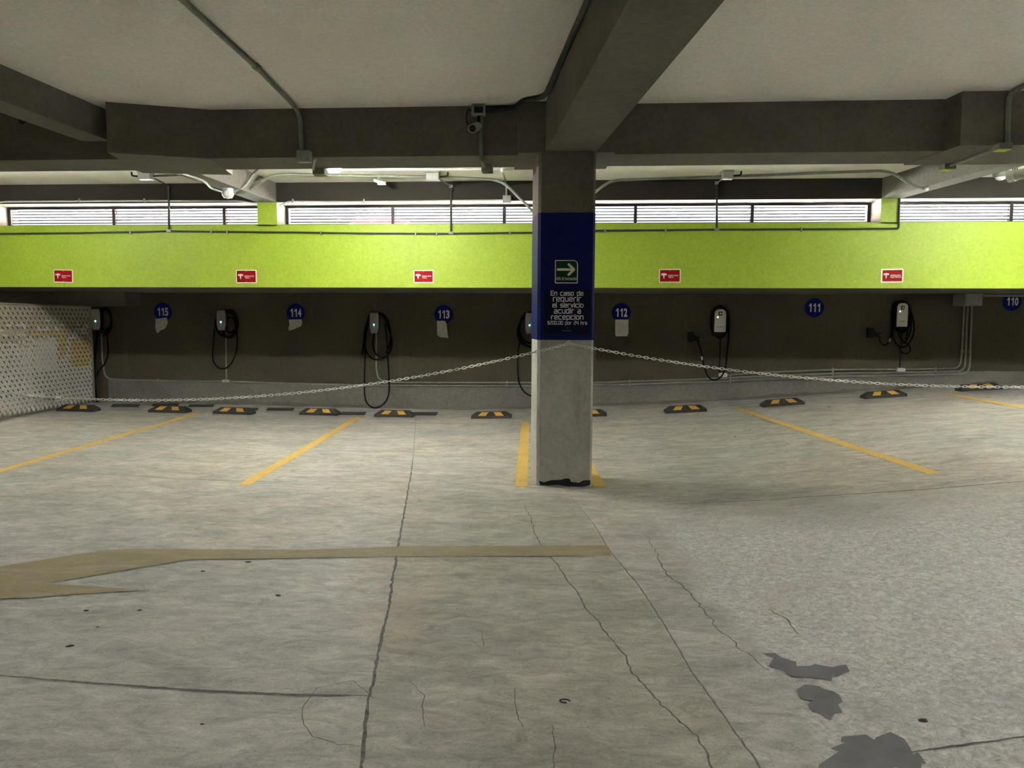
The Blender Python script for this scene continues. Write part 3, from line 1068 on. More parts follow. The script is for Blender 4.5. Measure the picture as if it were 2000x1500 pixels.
mb.prism_y([(pc[0] + .004 * math.cos(t * math.pi / 4), pc[1] + .004 * math.sin(t * math.pi / 4)) for t in range(8)], YS - .003, YS - .0025)
mb.build('logo', M['dim'], po_sheet)

# ------------------------------------------------------------------ red signs on the green wall
YR = Y_GREEN - .004
REDS = [((105, 527), (142.5, 551.5), 'TESLA', 'far left red charging sign on green wall, above the fenced charger', .4, 1.2),
        ((461.5, 527.5), (501, 552.5), 'TESLA', 'red charging sign on green wall between discs 115 and 114', .2, 0),
        ((808.5, 528), (846.5, 552), 'TESLA', 'red charging sign on green wall just left of the column, above disc 113', .0, 0),
        ((1288, 526), (1328.5, 551.5), 'TESLA', 'dark red charging sign on green wall right of the column', .0, -.3),
        ((1722, 525.5), (1763, 551.5), 'ELECTRICOS', 'far right red charging sign with a thick white border on green wall', .0, -.8)]
for (pa, pb, second, lab, _, tilt) in REDS:
    x0, z1 = PX(*pa, YR)
    x1, z0 = PX(*pb, YR)
    t = thing('charging_sign', ((x0 + x1) / 2, YR, (z0 + z1) / 2), lab, 'sign', 'red charging signs on the green wall')
    cx, cz = (x0 + x1) / 2, (z0 + z1) / 2
    w_, h_ = (x1 - x0), (z1 - z0)
    bd = .014 if second == 'TESLA' else .020
    MB().prism_y(round_poly(x0 - .004, x1 + .004, z0 - .004, z1 + .004, .012, 4), YR - .003, YR + .004).build('plate', M['signwhite'], t)
    MB().prism_y(round_poly(x0 + bd * .6, x1 - bd * .6, z0 + bd * .6, z1 - bd * .6, .003, 2), YR - .0045, YR - .001).build('red_field', M['red'], t)
    rf_ = [o for o in t.children if o.name.startswith('red_field')][0]
    # T emblem: arched bar over a tapering stem
    mb = MB()
    ec, ew, eh = x0 + w_ * .215, w_ * .135, h_ * .235
    top = []
    bot = []
    for k in range(9):
        u = -1 + k / 4
        top.append((ec + u * ew, z0 + h_ * .70 - .16 * eh * u * u * 1.6))
        bot.append((ec + u * ew * .92, z0 + h_ * .70 - eh * .55 - .16 * eh * u * u * 1.6 + (.15 * eh if abs(u) > .9 else 0)))
    for k in range(8):
        mb.add([(top[k][0], YR - .0055, top[k][1]), (top[k + 1][0], YR - .0055, top[k + 1][1]), (bot[k + 1][0], YR - .0055, bot[k + 1][1]), (bot[k][0], YR - .0055, bot[k][1])], [(3, 2, 1, 0)])
    zt, zb = z0 + h_ * .70 - .4 * eh, z0 + h_ * .28
    mb.add([(ec - ew * .36, YR - .0056, zt), (ec + ew * .36, YR - .0056, zt), (ec + ew * .07, YR - .0056, zb), (ec - ew * .07, YR - .0056, zb)], [(3, 2, 1, 0)])
    mb.build('emblem', M['white'], rf_)
    mb = MB()
    text_fit(mb, 'RESERVADO', x0 + w_ * .42, x0 + w_ * .89, z0 + h_ * .47, z0 + h_ * .575, YR - .0055, .008)
    mb.build('lettering', M['white'], rf_)
    mb = MB()
    text_fit(mb, second, x0 + w_ * .42, x0 + w_ * (.67 if second == 'TESLA' else .91), z0 + h_ * .34, z0 + h_ * .445, YR - .0055, .008)
    mb.build('lettering', M['white'], rf_)
    for zz in (z1 - h_ * .1, z0 + h_ * .1):
        MB().lathe([(.004, 0), (.004, .003)], (cx, YR - .0045, zz), 'y', 8).build('screw', M['galv'], t)
    t.rotation_euler = (0, math.radians(tilt), 0)

# ------------------------------------------------------------------ number discs and papers on the dark wall
YD = Y_WALL - .006
DISCS = [('115', 318, 609, 17.2, 'blue disc with white number 115 at far left of the dark wall'), ('114', 577.5, 611, 17.6, 'blue disc with white number 114 on the dark wall'),
         ('113', 866.5, 614, 18.2, 'blue disc with white number 113 left of the column'), ('112', 1213.5, 610.5, 18.6, 'blue disc with white number 112 just right of the column'),
         ('111', 1590.5, 601, 19.0, 'blue disc with white number 111, no paper below it'), ('110', 1977, 589, 18.6, 'blue disc with white number 110 at the right edge')]
for num, cx, cy, r, lab in DISCS:
    X, Z = PX(cx, cy, YD)
    R_ = (PX(cx + r, cy, YD)[0] - X)
    t = thing('number_disc', (X, YD, Z), lab, 'number sign', 'parking bay number discs')
    MB().lathe([(R_, 0), (R_, .006), (R_ * .985, .008)], (X, YD + .004, Z), 'y', 40).build('disc', M['signblue'], t)
    dk_ = t.children[0]
    wd = R_ * .66
    hgt = R_ * .44
    n = len(num)
    cell = 2 * wd / n * .92
    for k, ch in enumerate(num):
        mb = MB()
        xa = X - wd * .97 + k * (2 * wd / n) * 1.0 + .02 * R_
        if ch == '1':
            # hand-drawn heavy one: slanted flag and stem
            c_ = xa + cell * .5
            h2 = hgt
            mb.add([(c_ + cell * .02, YD - .0055, Z + h2), (c_ + cell * .30, YD - .0055, Z + h2), (c_ + cell * .30, YD - .0055, Z - h2), (c_ - cell * .02, YD - .0055, Z - h2)], [(3, 2, 1, 0)])
            mb.add([(c_ + cell * .02, YD - .0054, Z + h2), (c_ - cell * .36, YD - .0054, Z + h2 * .52), (c_ - cell * .30, YD - .0054, Z + h2 * .22), (c_ + cell * .05, YD - .0054, Z + h2 * .55)], [(0, 1, 2, 3)])
        else:
            text_fit(mb, ch, xa, xa + cell * .93, Z - hgt * 1.02, Z + hgt * 1.02, YD - .0055, .035)
        mb.build('digit', M['white'], dk_)

PAPERS = [([(304, 623), (326, 620), (328, 630), (325, 638), (320, 643), (314, 645), (309, 651), (305, 647), (304, 640)], 'torn white paper hanging under disc 115'),
          ([(564.5, 624), (589, 623.5), (590.5, 631), (588, 637), (577, 642), (565, 646), (563, 642), (565, 636)], 'crumpled white paper under disc 114'),
          ([(853.5, 626.5), (869, 626.5), (872, 632), (875, 656), (876, 660), (859, 658.5), (854, 654)], 'slanted white paper strip under disc 113'),
          ([(1201.5, 624), (1227, 624), (1227.5, 650), (1225, 656.5), (1203, 657), (1201.5, 652)], 'straight white paper rectangle under disc 112')]
for poly, lab in PAPERS:
    pts = [PX(x, y, YD - .010) for x, y in poly]
    cx = sum(p[0] for p in pts) / len(pts)
    cz = sum(p[1] for p in pts) / len(pts)
    mb = MB()
    n = len(pts)
    outer = [(p[0], YD - .009 - RNG.uniform(0, .012), p[1]) for p in pts]
    inner = [(cx + (p[0] - cx) * .5, YD - .012 - RNG.uniform(0, .010), cz + (p[1] - cz) * .5) for p in pts]
    vs = outer + inner + [(cx, YD - .011, cz)]
    fs = []
    for i in range(n):
        j = (i + 1) % n
        fs += [(i, j, n + j, n + i), (n + i, n + j, 2 * n)]
    back = [(v[0], v[1] + .002, v[2]) for v in vs]
    m_ = len(vs)
    mb.add(vs + back, fs + [tuple(q + m_ for q in f[::-1]) for f in fs] + [(i, i + m_, (i + 1) % n + m_, (i + 1) % n) for i in range(n)])
    tag(mb.build('torn_paper', M['paper'], at=(cx, YD - .01, cz)), lab, 'paper', 'papers taped under the number discs')

# ------------------------------------------------------------------ wall conduits (steel)
YC = Y_WALL - .022


def px_path(px, Y):
    return [on_y(x, y, Y) for x, y in px]


def conduit(name, px, Y, r, mat, label, clips=(), fil=.09, cat='conduit', group=None, pts3=None, couplings=(), n=10):
    pts = pts3 if pts3 else px_path(px, Y)
    path = fillet_path(pts, fil) if len(pts) > 2 else [Vector(p) for p in pts]
    t = thing(name, path[0], label, cat, group)
    MB().tube(path, r, n).build('pipe', mat, t, smooth=True)
    for (cx, cy) in clips:
        p = on_y(cx, cy, Y)
        MB().cbox((p.x, Y + .004, p.z), (.018, r * 2 + .014, r * 2 + .030)).build('clip', M['galvdull'], t)
    for (a, b_) in couplings:
        pa, pb = on_y(*a, Y), on_y(*b_, Y)
        MB().tube([pa, pb], r * 1.35, n).build('coupling', mat, t, smooth=True)
    return t


conduit('wall_conduit', [(198, 646), (200, 706), (206, 739), (230, 741.5), (430, 745), (700, 752), (900, 753.5), (1036, 753.5), (1170, 752.5), (1300, 749), (1400, 745.5), (1500, 741), (1625, 736), (1750, 733), (1893, 731), (1895, 690), (1898, 598)],
        YC, .0135, M['galvdull'], 'lowest steel conduit along the dark wall, running from the fenced charger to the grey box',
        [(308, 743), (990, 753.7), (1230, 751), (1427, 744.5), (1627, 736), (1827, 731.8)], .16, couplings=[((1894, 690), (1894, 683))])
conduit('wall_conduit', [(735, 652), (735, 722), (739, 741), (760, 747), (900, 747.5), (1036, 747.5), (1170, 747), (1300, 743), (1400, 739.5), (1500, 734), (1625, 729), (1750, 727), (1884, 725), (1886, 690), (1890, 598)],
        YC, .0135, M['galvdull'], 'middle steel conduit along the dark wall, starting below the charger at disc 113',
        [(990, 747.7), (1230, 745.5), (1427, 738), (1627, 729), (1827, 726)], .16, couplings=[((1886, 690), (1886, 683))])
conduit('wall_conduit', [(1420, 733), (1500, 727), (1625, 722), (1750, 721), (1874, 719.5), (1878.5, 690), (1883, 598)],
        YC, .0135, M['galvdull'], 'topmost steel conduit on the right part of the dark wall', [(1627, 722), (1827, 720)], .16, couplings=[((1878.6, 690), (1879, 683))])
conduit('wall_conduit', [(441, 650), (442, 742)], YC, .0115, M['galvdull'], 'short upright steel conduit below the charger left of disc 114')
p = on_y(441, 744.5, YC - .01)
tag(MB().chamfer_box((p.x - .055, YC - .04, p.z - .022), (p.x + .055, YC + .02, p.z + .022), .006).build('conduit_tee', M['galv'], at=p), 'flat steel tee fitting on the conduit below the charger left of disc 114', 'fitting')
conduit('supply_pipe', [(1408, 655), (1405, 728)], YC, .011, M['blackplastic'], 'thin black supply pipe below the white charger left of disc 111')
conduit('supply_pipe', [(1762, 644), (1757, 719)], YC, .011, M['blackplastic'], 'thin black supply pipe below the white charger right of disc 111')
for (xa, xb, ya, yb, lab) in [(1404, 1420, 728.5, 736, 'small pale fitting box under the white charger left of disc 111'), (1751, 1767, 718.5, 725.5, 'small pale fitting box under the white charger right of disc 111')]:
    a, b_ = PX(xa, yb, YC), PX(xb, ya, YC)
    MBx = MB().prism_y(round_poly(a[0], b_[0], a[1], b_[1], .02, 4), YC - .035, YC + .02)
    tag(MBx.build('fitting_box', M['signwhite'], at=((a[0] + b_[0]) / 2, YC, a[1])), lab, 'fitting')
# grey box under the soffit at the right
a, b_ = PX(1884, 597, 11.36), PX(1920.5, 566, 11.36)
gb = thing('junction_cabinet', ((a[0] + b_[0]) / 2, 11.5, a[1]), 'grey metal box under the green overhang at right, above three conduits', 'junction box')
MB().chamfer_box((a[0], 11.36, a[1]), (b_[0], Y_WALL - .002, Z_SOFFIT - .002), .004).build('body', M['box'], gb)
MB().chamfer_box((a[0] + .01, 11.352, a[1] + .01), (b_[0] - .01, 11.362, Z_SOFFIT - .02), .003).build('cover', M['box'], gb)
pa = on_y(1921, 577.5, 11.62)
pb = on_y(2075, 577.5, 11.62)
conduit('soffit_conduit', None, 0, .016, M['galvdull'], 'grey conduit leaving the box to the right above disc 110', pts3=[pa, pb])

# ------------------------------------------------------------------ chargers
YK = Y_WALL - .07      # plane of the cable coils


def cable_path(px, Y, sub=6, wob=0.0):
    pts = [on_y(x, y, Y - (wob * (i % 2))) for i, (x, y) in enumerate(px)]
    return smooth_path(pts, sub)


def ell(cx, cy, rx, ry, Y, n=26, a0=0.0, a1=2 * math.pi, dy=0.0):
    return [on_y(cx + rx * math.cos(a0 + (a1 - a0) * i / n), cy - ry * math.sin(a0 + (a1 - a0) * i / n), Y - dy * i / n) for i in range(n + 1)]


def grey_charger(x0, x1, y0, y1, label, cables, coils, holster=None, handle=None):
    Yb = Y_WALL - .002
    a, b_ = PX(x0, y1, Yb - .1), PX(x1, y0, Yb - .1)
    cx, w_ = (a[0] + b_[0]) / 2, (b_[0] - a[0])
    zb, zt = a[1], b_[1]
    t = thing('wall_charger', (cx, Yb, zb), label, 'charger', 'grey wall chargers with green lights')

    def outline(f, top, bot, wt, wb):
        return [(cx - wb * w_ / 2 * f, zb + (zt - zb) * bot), (cx + wb * w_ / 2 * f, zb + (zt - zb) * bot), (cx + w_ / 2 * f, zb + (zt - zb) * .28), (cx + w_ / 2 * f, zb + (zt - zb) * .82),
                (cx + wt * w_ / 2 * f, zb + (zt - zb) * top), (cx - wt * w_ / 2 * f, zb + (zt - zb) * top), (cx - w_ / 2 * f, zb + (zt - zb) * .82), (cx - w_ / 2 * f, zb + (zt - zb) * .28)]
    rings = [(outline(1, 1, 0, .86, .72), Yb), (outline(1, 1, 0, .86, .72), Yb - .075), (outline(.97, .985, .012, .84, .70), Yb - .088)]
    vs, fs = [], []
    for poly, Y in rings:
        vs += [(p[0], Y, p[1]) for p in poly]
    for r_ in range(2):
        for i in range(8):
            j = (i + 1) % 8
            fs.append((r_ * 8 + i, r_ * 8 + j, (r_ + 1) * 8 + j, (r_ + 1) * 8 + i))
    fs.append(tuple(range(7, -1, -1)))
    fs.append(tuple(16 + i for i in range(8)))
    MB().add(vs, fs).build('body', M['blackplastic'], t)
    # faceplate, gently bulging
    pl = outline(.95, .975, .022, .84, .70)
    vs = [(p[0], Yb - .089, p[1]) for p in pl] + [(cx + (p[0] - cx) * .82, Yb - .098, (zb + zt) / 2 + (p[1] - (zb + zt) / 2) * .9) for p in pl]
    fs = [(i, (i + 1) % 8, (i + 1) % 8 + 8, i + 8) for i in range(8)] + [tuple(range(8, 16)), tuple(range(7, -1, -1))]
    fp = MB().add(vs, fs).build('faceplate', M['chgrey'], t)
    zl = zb + (zt - zb) * .38
    MB().chamfer_box((cx - .005, Yb - .102, zl - .045), (cx + .005, Yb - .0975, zl), .001).build('status_bar', M['chwhite'], fp)
    MB().prism_y([(cx + .011 * math.cos(k * math.pi / 5), zl + .012 + .016 * math.sin(k * math.pi / 5)) for k in range(10)], Yb - .103, Yb - .097).build('status_light', M['led'], fp)
    for px, Y, r_ in cables:
        pts_ = [on_y(qx, qy, min(Y + .045, Y_WALL - .02) if qy < y1 + 15 else (Y if qy < 762 else Y - .075)) for qx, qy in px]
        MB().tube(smooth_path(pts_, 6), r_, 8).build('cable', M['cable'], t, smooth=True)
    for path, r_ in coils:
        path = [Vector((q.x, min(q.y + .045, Y_WALL - .02), q.z)) for q in path]
        MB().tube(path, r_, 8).build('cable_coil', M['cable'], t, smooth=True)
    if handle:
        pa, pb = on_y(*handle[0], YK - .03), on_y(*handle[1], YK - .03)
        MB().tube([pa, pa.lerp(pb, .35), pa.lerp(pb, .8), pb], [.014, .020, .024, .016], 10).build('plug_handle', M['blackplastic'], t, smooth=True)
    return t


CR = .0125
grey_charger(177.5, 194.5, 602, 645, 'grey wall charger with green light right beside the fence post',
             [([(208, 640), (210, 665), (211, 690), (206, 708), (194, 724), (184, 742), (180, 765), (183, 778)], YK, CR),
              ([(190, 645), (186, 690), (184, 730), (186, 765), (190, 785), (200, 791)], YK - .03, .02)],
             [(ell(203, 624, 11, 22, YK, dy=.03), .018), (ell(200, 626, 14, 25, YK - .02, dy=.03), .016), (ell(199, 630, 17, 26, YK + .02), CR)], handle=((176, 728), (172, 760)))
grey_charger(422.5, 440, 605, 646, 'grey wall charger with green light between discs 115 and 114',
             [([(419, 645), (417, 672), (415, 692), (418, 708), (427, 718), (437, 720), (447, 715), (456, 702), (462, 683), (463, 662), (461, 640), (455, 618)], YK, CR)],
             [(ell(441, 632, 20, 26, YK, dy=.03), .016), (ell(440, 634, 22, 24, YK - .03, dy=.02), .016), (ell(446, 634, 16, 26, YK + .02), .015), (ell(448, 628, 12, 22, YK + .01), .018), (ell(447, 640, 13, 20, YK - .01), CR)])
grey_charger(721.5, 739, 609, 652, 'grey wall charger with green light and a long hanging black cable, left of disc 113',
             [([(719, 632), (714, 660), (713, 700), (712, 740), (712, 768), (716, 786), (728, 796), (740, 795), (752, 786), (759, 770), (760, 748), (759, 720), (757, 690), (755, 660), (752, 632)], YK, CR),
              ([(722, 618), (715, 640), (712, 665), (716, 688), (728, 701), (742, 702), (756, 696), (764, 682), (765, 664), (760, 645), (750, 622), (740, 612)], YK - .03, CR),
              ([(731, 650), (728, 672), (732, 688), (742, 697), (752, 696), (761, 688), (764, 668), (760, 642), (748, 618)], YK - .05, CR),
              ([(722, 616), (714, 640), (711, 668), (709, 682)], YK - .05, .018)],
             [(ell(738, 655, 24, 44, YK + .02, a0=-.9, a1=2.2), .013)], handle=((710, 680), (707, 693)))
grey_charger(1025.5, 1043, 610, 653, 'grey wall charger half hidden behind the left side of the column',
             [([(1028, 616), (1018, 630), (1014, 648), (1017, 662), (1026, 672), (1040, 680)], YK, CR), ([(1022, 622), (1012, 640), (1014, 665), (1030, 676), (1046, 678)], YK - .03, .016),
              ([(1018, 655), (1013, 680), (1011, 710), (1013, 742), (1020, 760), (1032, 771), (1048, 775)], YK, CR)],
             [(ell(1036, 640, 22, 30, YK + .02), .014)])


def white_charger(x0, x1, y0, y1, label, ring, cables, plug, sleeve):
    Yb = Y_WALL - .002
    a, b_ = PX(x0, y1, Yb - .13), PX(x1, y0, Yb - .13)
    cx, cz, w_, h_ = (a[0] + b_[0]) / 2, (a[1] + b_[1]) / 2, b_[0] - a[0], b_[1] - a[1]
    t = thing('wall_charger', (cx, Yb, a[1]), label, 'charger', 'white wall chargers with black surround')

    def oval(sx, z0, z1, rt, rb):
        return round_poly(cx - sx / 2, cx + sx / 2, z0, z1, rb, 6, (1, 1, rt, rt))
    MB().prism_y(oval(w_ * 1.28, a[1] - h_ * .22, b_[1] + h_ * .12, w_ * .5, w_ * .42), Yb - .085, Yb).build('backplate', M['blackplastic'], t)
    MB().prism_y(oval(w_ * 1.06, a[1] - h_ * .06, b_[1] + h_ * .02, w_ * .42, w_ * .2), Yb - .125, Yb - .08).build('body', M['blackplastic'], t)
    fp = MB().prism_y(oval(w_, a[1], b_[1], w_ * .40, w_ * .09), Yb - .135, Yb - .12).build('faceplate', M['chwhite'], t)
    yf = Yb - .1362
    # square emblem and print line
    s_ = w_ * .17
    ez = b_[1] - h_ * .19
    mb = MB()
    for (ua, ub, va, vb) in ((-1, -.5, -1, 1), (-1, .9, .55, 1), (-1, .9, -1, -.55), (.45, .9, .1, .55), (.45, .9, -.55, -.1)):
        mb.box((cx + ua * s_, yf, ez + va * s_), (cx + ub * s_, yf + .001, ez + vb * s_))
    mb.build('emblem', M['blackplastic'], fp)
    mb = MB()
    text_fit(mb, 'JUICEBOX', cx - w_ * .34, cx + w_ * .34, a[1] + h_ * .20, a[1] + h_ * .245, yf, .02)
    mb.build('lettering', M['cable'], fp)
    MB().prism_y([(cx - w_ * .24 + .010 * math.cos(k * math.pi / 5), b_[1] - h_ * .35 + .012 * math.sin(k * math.pi / 5)) for k in range(10)], yf - .002, yf + .001).build('status_light', M['ledyellow'], fp)
    for path, r_ in ring:
        MB().tube(path, r_, 8).build('cable_coil', M['cable'], t, smooth=True)
    for px, Y, r_ in cables:
        MB().tube(cable_path(px, Y), r_, 8).build('cable', M['cable'], t, smooth=True)
    pa, pb = on_y(*sleeve[0], YK - .005), on_y(*sleeve[1], YK - .005)
    MB().tube([pa, pb], .0125, 8).build('cable_label', M['signwhite'], t)
    # plug in its wall holster
    gx0, gy0, gx1, gy1 = plug
    hp = PX(gx0, gy1, YK)
    hq = PX(gx0 + (gx1 - gx0) * .46, gy0, YK)
    MB().prism_y(round_poly(hp[0], hq[0], hp[1], hq[1], .02, 4), Yb - .10, Yb).build('holster', M['blackplastic'], t)
    P = lambda u, v: PX(gx0 + (gx1 - gx0) * u, gy0 + (gy1 - gy0) * v, YK)
    MB().prism_y([P(.40, .86), P(.62, .90), P(.80, .95), P(.98, 1.12), P(1.04, 1.0), P(.92, .72), P(1.06, .50), P(.98, .44), P(.72, .44), P(.40, .16)], YK - .03, YK + .02).build('plug_handle', M['blackplastic'], t)
    return t


white_charger(1395, 1418.5, 604, 648.5, 'white wall charger in black surround with a hanging cable loop, left of disc 111',
              [(ell(1406, 628, 17.5, 31, YK, dy=.02), .0125), (ell(1406, 630, 18, 30, YK - .03), .0125), (ell(1407, 632, 14, 29, YK + .02), .012)],
              [([(1424, 632), (1423, 660), (1420, 690), (1418, 712), (1412, 731), (1402, 740), (1390, 741), (1381, 732), (1375, 714), (1371, 695), (1367, 678), (1362, 667)], YK, .0125)],
              (1344.5, 648, 1366, 668), ((1370.4, 696), (1371.5, 703)))
white_charger(1751, 1774, 592, 638, 'white wall charger in black surround with tangled cable loops, right of disc 111',
              [(ell(1762, 617, 17, 30, YK, dy=.02), .0125), (ell(1761, 619, 17.5, 31, YK - .02), .0125)],
              [([(1742, 625), (1743, 650), (1748, 668), (1757, 677), (1768, 677), (1777, 668), (1784, 652), (1785, 634), (1780, 612), (1774, 600)], YK - .02, .0125),
               ([(1753, 640), (1757, 657), (1766, 668), (1775, 674), (1778, 684), (1773, 690), (1765, 690), (1758, 683), (1756, 674)], YK - .03, .0115),
               ([(1779, 615), (1779, 640), (1774, 658), (1764, 671)], YK - .03, .0125), ([(1776, 615), (1773, 645), (1768, 662)], YK - .05, .0115),
               ([(1717, 661), (1721, 670), (1727, 674), (1733, 672), (1738, 664), (1741, 650), (1742, 630)], YK, .0115)],
              (1695, 640, 1718.5, 660), ((1736.5, 668), (1739, 661)))

# ------------------------------------------------------------------ wheel stops
STOPS = [(107, 184, 804), (287, 364, 806.5), (414, 490, 809.5), (584, 658, 811.5), (730, 806, 815), (921, 996, 818), (1108, 1183, 814.5), (1302, 1380, 806), (1492, 1572, 793), (1690, 1773, 777), (1877, 1962, 763)]
STOP_LABELS = ['wheel stop against the foot of the fence at far left', 'second wheel stop from the left, below disc 115', 'third wheel stop from the left, below the charger left of disc 114',
               'wheel stop beside the far end of the yellow line left of the column', 'wheel stop under the long hanging cable loop', 'wheel stop just left of the column',
               'wheel stop half hidden behind the right side of the column', 'first full wheel stop right of the column', 'wheel stop on the rising floor below disc 111',
               'wheel stop below the right white charger', 'wheel stop behind the chain at the right edge']
BW, BD, B1, B2 = .59, .17, .036, .088


def stop_mesh():
    hw = BW / 2
    tx, ty0, ty1 = hw - .085, .085, .150
    vs = [(-hw + .012, 0, 0), (hw - .012, 0, 0), (hw, BD, 0), (-hw, BD, 0),
          (-hw + .012, .002, B1), (hw - .012, .002, B1), (hw, BD, B1), (-hw, BD, B1),
          (-tx, ty0, B2), (tx, ty0, B2), (tx, ty1, B2), (-tx, ty1, B2)]
    fs = [(0, 3, 2, 1), (0, 1, 5, 4), (1, 2, 6, 5), (2, 3, 7, 6), (3, 0, 4, 7), (4, 5, 9, 8), (5, 6, 10, 9), (6, 7, 11, 10), (7, 4, 8, 11), (8, 9, 10, 11)]
    return MB().add(vs, fs)


def slope_pt(x, f, off=.0022):
    """point on the sloping front: f 0 (low) .. 1 (top edge)"""
    y = .002 + (.083) * f
    z = B1 + (B2 - B1) * f
    n = Vector((0, -(B2 - B1), .083)).normalized()
    return (x, y + n.y * off, z + n.z * off)


def patch_mesh(sg):
    mb = MB()
    a = [slope_pt(sg * .075, .10), slope_pt(sg * .185, .10), slope_pt(sg * .135, .93), slope_pt(sg * .035, .93)]
    d = [(p[0], p[1] + .001, p[2] - .003) for p in a]
    return mb.add(a + d, [(0, 1, 2, 3), (7, 6, 5, 4), (0, 4, 5, 1), (1, 5, 6, 2), (2, 6, 7, 3), (3, 7, 4, 0)])


proto = None
for (xa, xb, yb), lab in zip(STOPS, STOP_LABELS):
    pa, pb = on_floor(xa, yb), on_floor(xb, yb)
    c = on_floor((xa + xb) / 2, yb)
    slope = math.atan2(floor_z(c.x + .25, c.y + .08) - floor_z(c.x - .25, c.y + .08), .5)
    t = thing('wheel_stop', (c.x, c.y, floor_z(c.x, c.y) + .001), 'black rubber ' + lab, 'wheel stop', 'black and yellow wheel stops')
    t.rotation_euler = (0, -slope, 0)
    if proto is None:
        b0 = stop_mesh().build('body', M['rubber'], t, local=True)
        r1 = patch_mesh(-1).build('reflector', M['reflect'], t, local=True)
        r2 = patch_mesh(1).build('reflector', M['reflect'], t, local=True)
        proto = [b0, r1, r2]
    else:
        for o in proto:
            c_ = o.copy()
            COL.objects.link(c_)
            c_.parent = t

# flat rubber strips lying behind the stops
for (xa, xb, ya, yb, lab) in [(217, 270, 795, 790.5, 'thin black strip on the floor between the first and second wheel stops'), (296, 347, 793.5, 789.5, 'thin black strip just behind the second wheel stop'),
                              (367, 416, 795, 791.5, 'thin black strip between the second and third wheel stops'), (486, 502, 801.5, 798.5, 'short black strip touching the third wheel stop'),
                              (520, 572, 802.5, 798, 'thin black strip between the third and fourth wheel stops'), (664, 712, 810.5, 806, 'black strip touching the fourth wheel stop at the yellow line'),
                              (803, 852, 811.5, 806.5, 'black strip touching the wheel stop under the cable loop')]:
    q = [on_floor(xa, ya), on_floor(xb, ya), on_floor(xb + 3, yb), on_floor(xa + 4, yb)]
    c = (q[0] + q[2]) / 2
    vs = [(p.x, p.y, floor_z(p.x, p.y) + .001) for p in q] + [(p.x, p.y, floor_z(p.x, p.y) + .014) for p in q]
    tag(MB().add(vs, [(0, 3, 2, 1), (4, 5, 6, 7), (0, 1, 5, 4), (1, 2, 6, 5), (2, 3, 7, 6), (3, 0, 4, 7)]).build('rubber_strip', M['rubber'], at=(c.x, c.y, c.z)), lab, 'rubber strip', 'black rubber strips on the floor')

# ------------------------------------------------------------------ fence at the left with slats woven into the mesh
XF = -7.48
F0, F1, FZ = 8.9, 11.42, 1.61
fz = floor_z(XF, 10.2)
fe = thing('slatted_fence', (XF, 10.2, fz), 'white slatted mesh fence closing off the left end of the recess', 'fence')
MB().tube([(XF, F1, floor_z(XF, F1) - .01), (XF, F1, FZ + .01)], .022, 12).build('post', M['galvdull'], fe, smooth=True)
MB().tube([(XF, F0, FZ), (XF, F1, FZ)], .012, 10).build('top_rail', M['galvdull'], fe, smooth=True)
MB().tube([(XF, F0, fz + .03), (XF, F1, fz + .03)], .008, 8).build('bottom_rail', M['galvdull'], fe, smooth=True)
# slats run diagonally through the mesh; pointed lower ends show as a saw-tooth edge
mb = MB()
pitch, sw, lean = .092, .070, .8
zb0, zt0 = fz + .085, FZ - .01


def fence_box(xa, ya, xb, yb):
    a, b_ = on_x(xa, yb, XF), on_x(xb, ya, XF)
    return a.y, b_.y, a.z, b_.z


LIT_TINT = [fence_box(60, 645, 122, 654), fence_box(114, 646, 127, 696), fence_box(138, 660, 174, 716)]  # yellow patches of light, painted into the slat colour


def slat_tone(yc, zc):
    for (ya, yb_, za, zb_) in LIT_TINT:
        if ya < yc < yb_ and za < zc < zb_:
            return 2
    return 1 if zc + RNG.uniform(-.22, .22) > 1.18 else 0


rows = 44
y = F0 - (zt0 - zb0) * lean - .1
while y < F1:
    for k in range(rows):
        u0, u1 = k / rows, (k + 1) / rows
        z0_, z1_ = zt0 + (zb0 - zt0) * u0, zt0 + (zb0 - zt0) * u1
        yy0, yy1 = y + (zt0 - z0_) * lean, y + (zt0 - z1_) * lean
        w0 = pitch if k % 2 == 0 else sw
        d = .005 * (1 if k % 2 else -1)
        c0, c1 = max(yy0, F0), min(yy0 + w0, F1 - .02)
        e0, e1 = max(yy1, F0), min(yy1 + w0, F1 - .02)
        if c1 - c0 < .004 or e1 - e0 < .004:
            continue
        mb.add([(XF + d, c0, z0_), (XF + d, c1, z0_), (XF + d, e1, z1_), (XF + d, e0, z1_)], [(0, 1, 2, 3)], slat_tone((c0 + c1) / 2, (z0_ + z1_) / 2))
    y += pitch
y = F0
while y < F1 - .09:
    mb.add([(XF, y, zb0 + .004), (XF, y + pitch * .96, zb0 + .004), (XF, y + pitch * .55, zb0 - .062)], [(0, 1, 2)])
    y += pitch
o = mb.build('slat_infill', [M['fence'], M['fencebeige'], M['fencelit']], fe)
o['kind'] = 'stuff'
mb = MB()
dm = .058
y = F0
while y < F1:
    for s_ in (-1, 1):
        pts = []
        y2 = y + s_ * (FZ - fz) * .55
        a, b_ = Vector((XF + .006 * s_, y, fz + .03)), Vector((XF + .006 * s_, y2, FZ))
        if y2 > F1:
            b_ = a.lerp(b_, (F1 - y) / (y2 - y))
        if y2 < F0:
            b_ = a.lerp(b_, (F0 - y) / (y2 - y))
        mb.tube([a, b_], .0016, 3, caps=False)
    y += dm
o = mb.build('wire_mesh', M['galvdull'], fe)
o['kind'] = 'stuff'
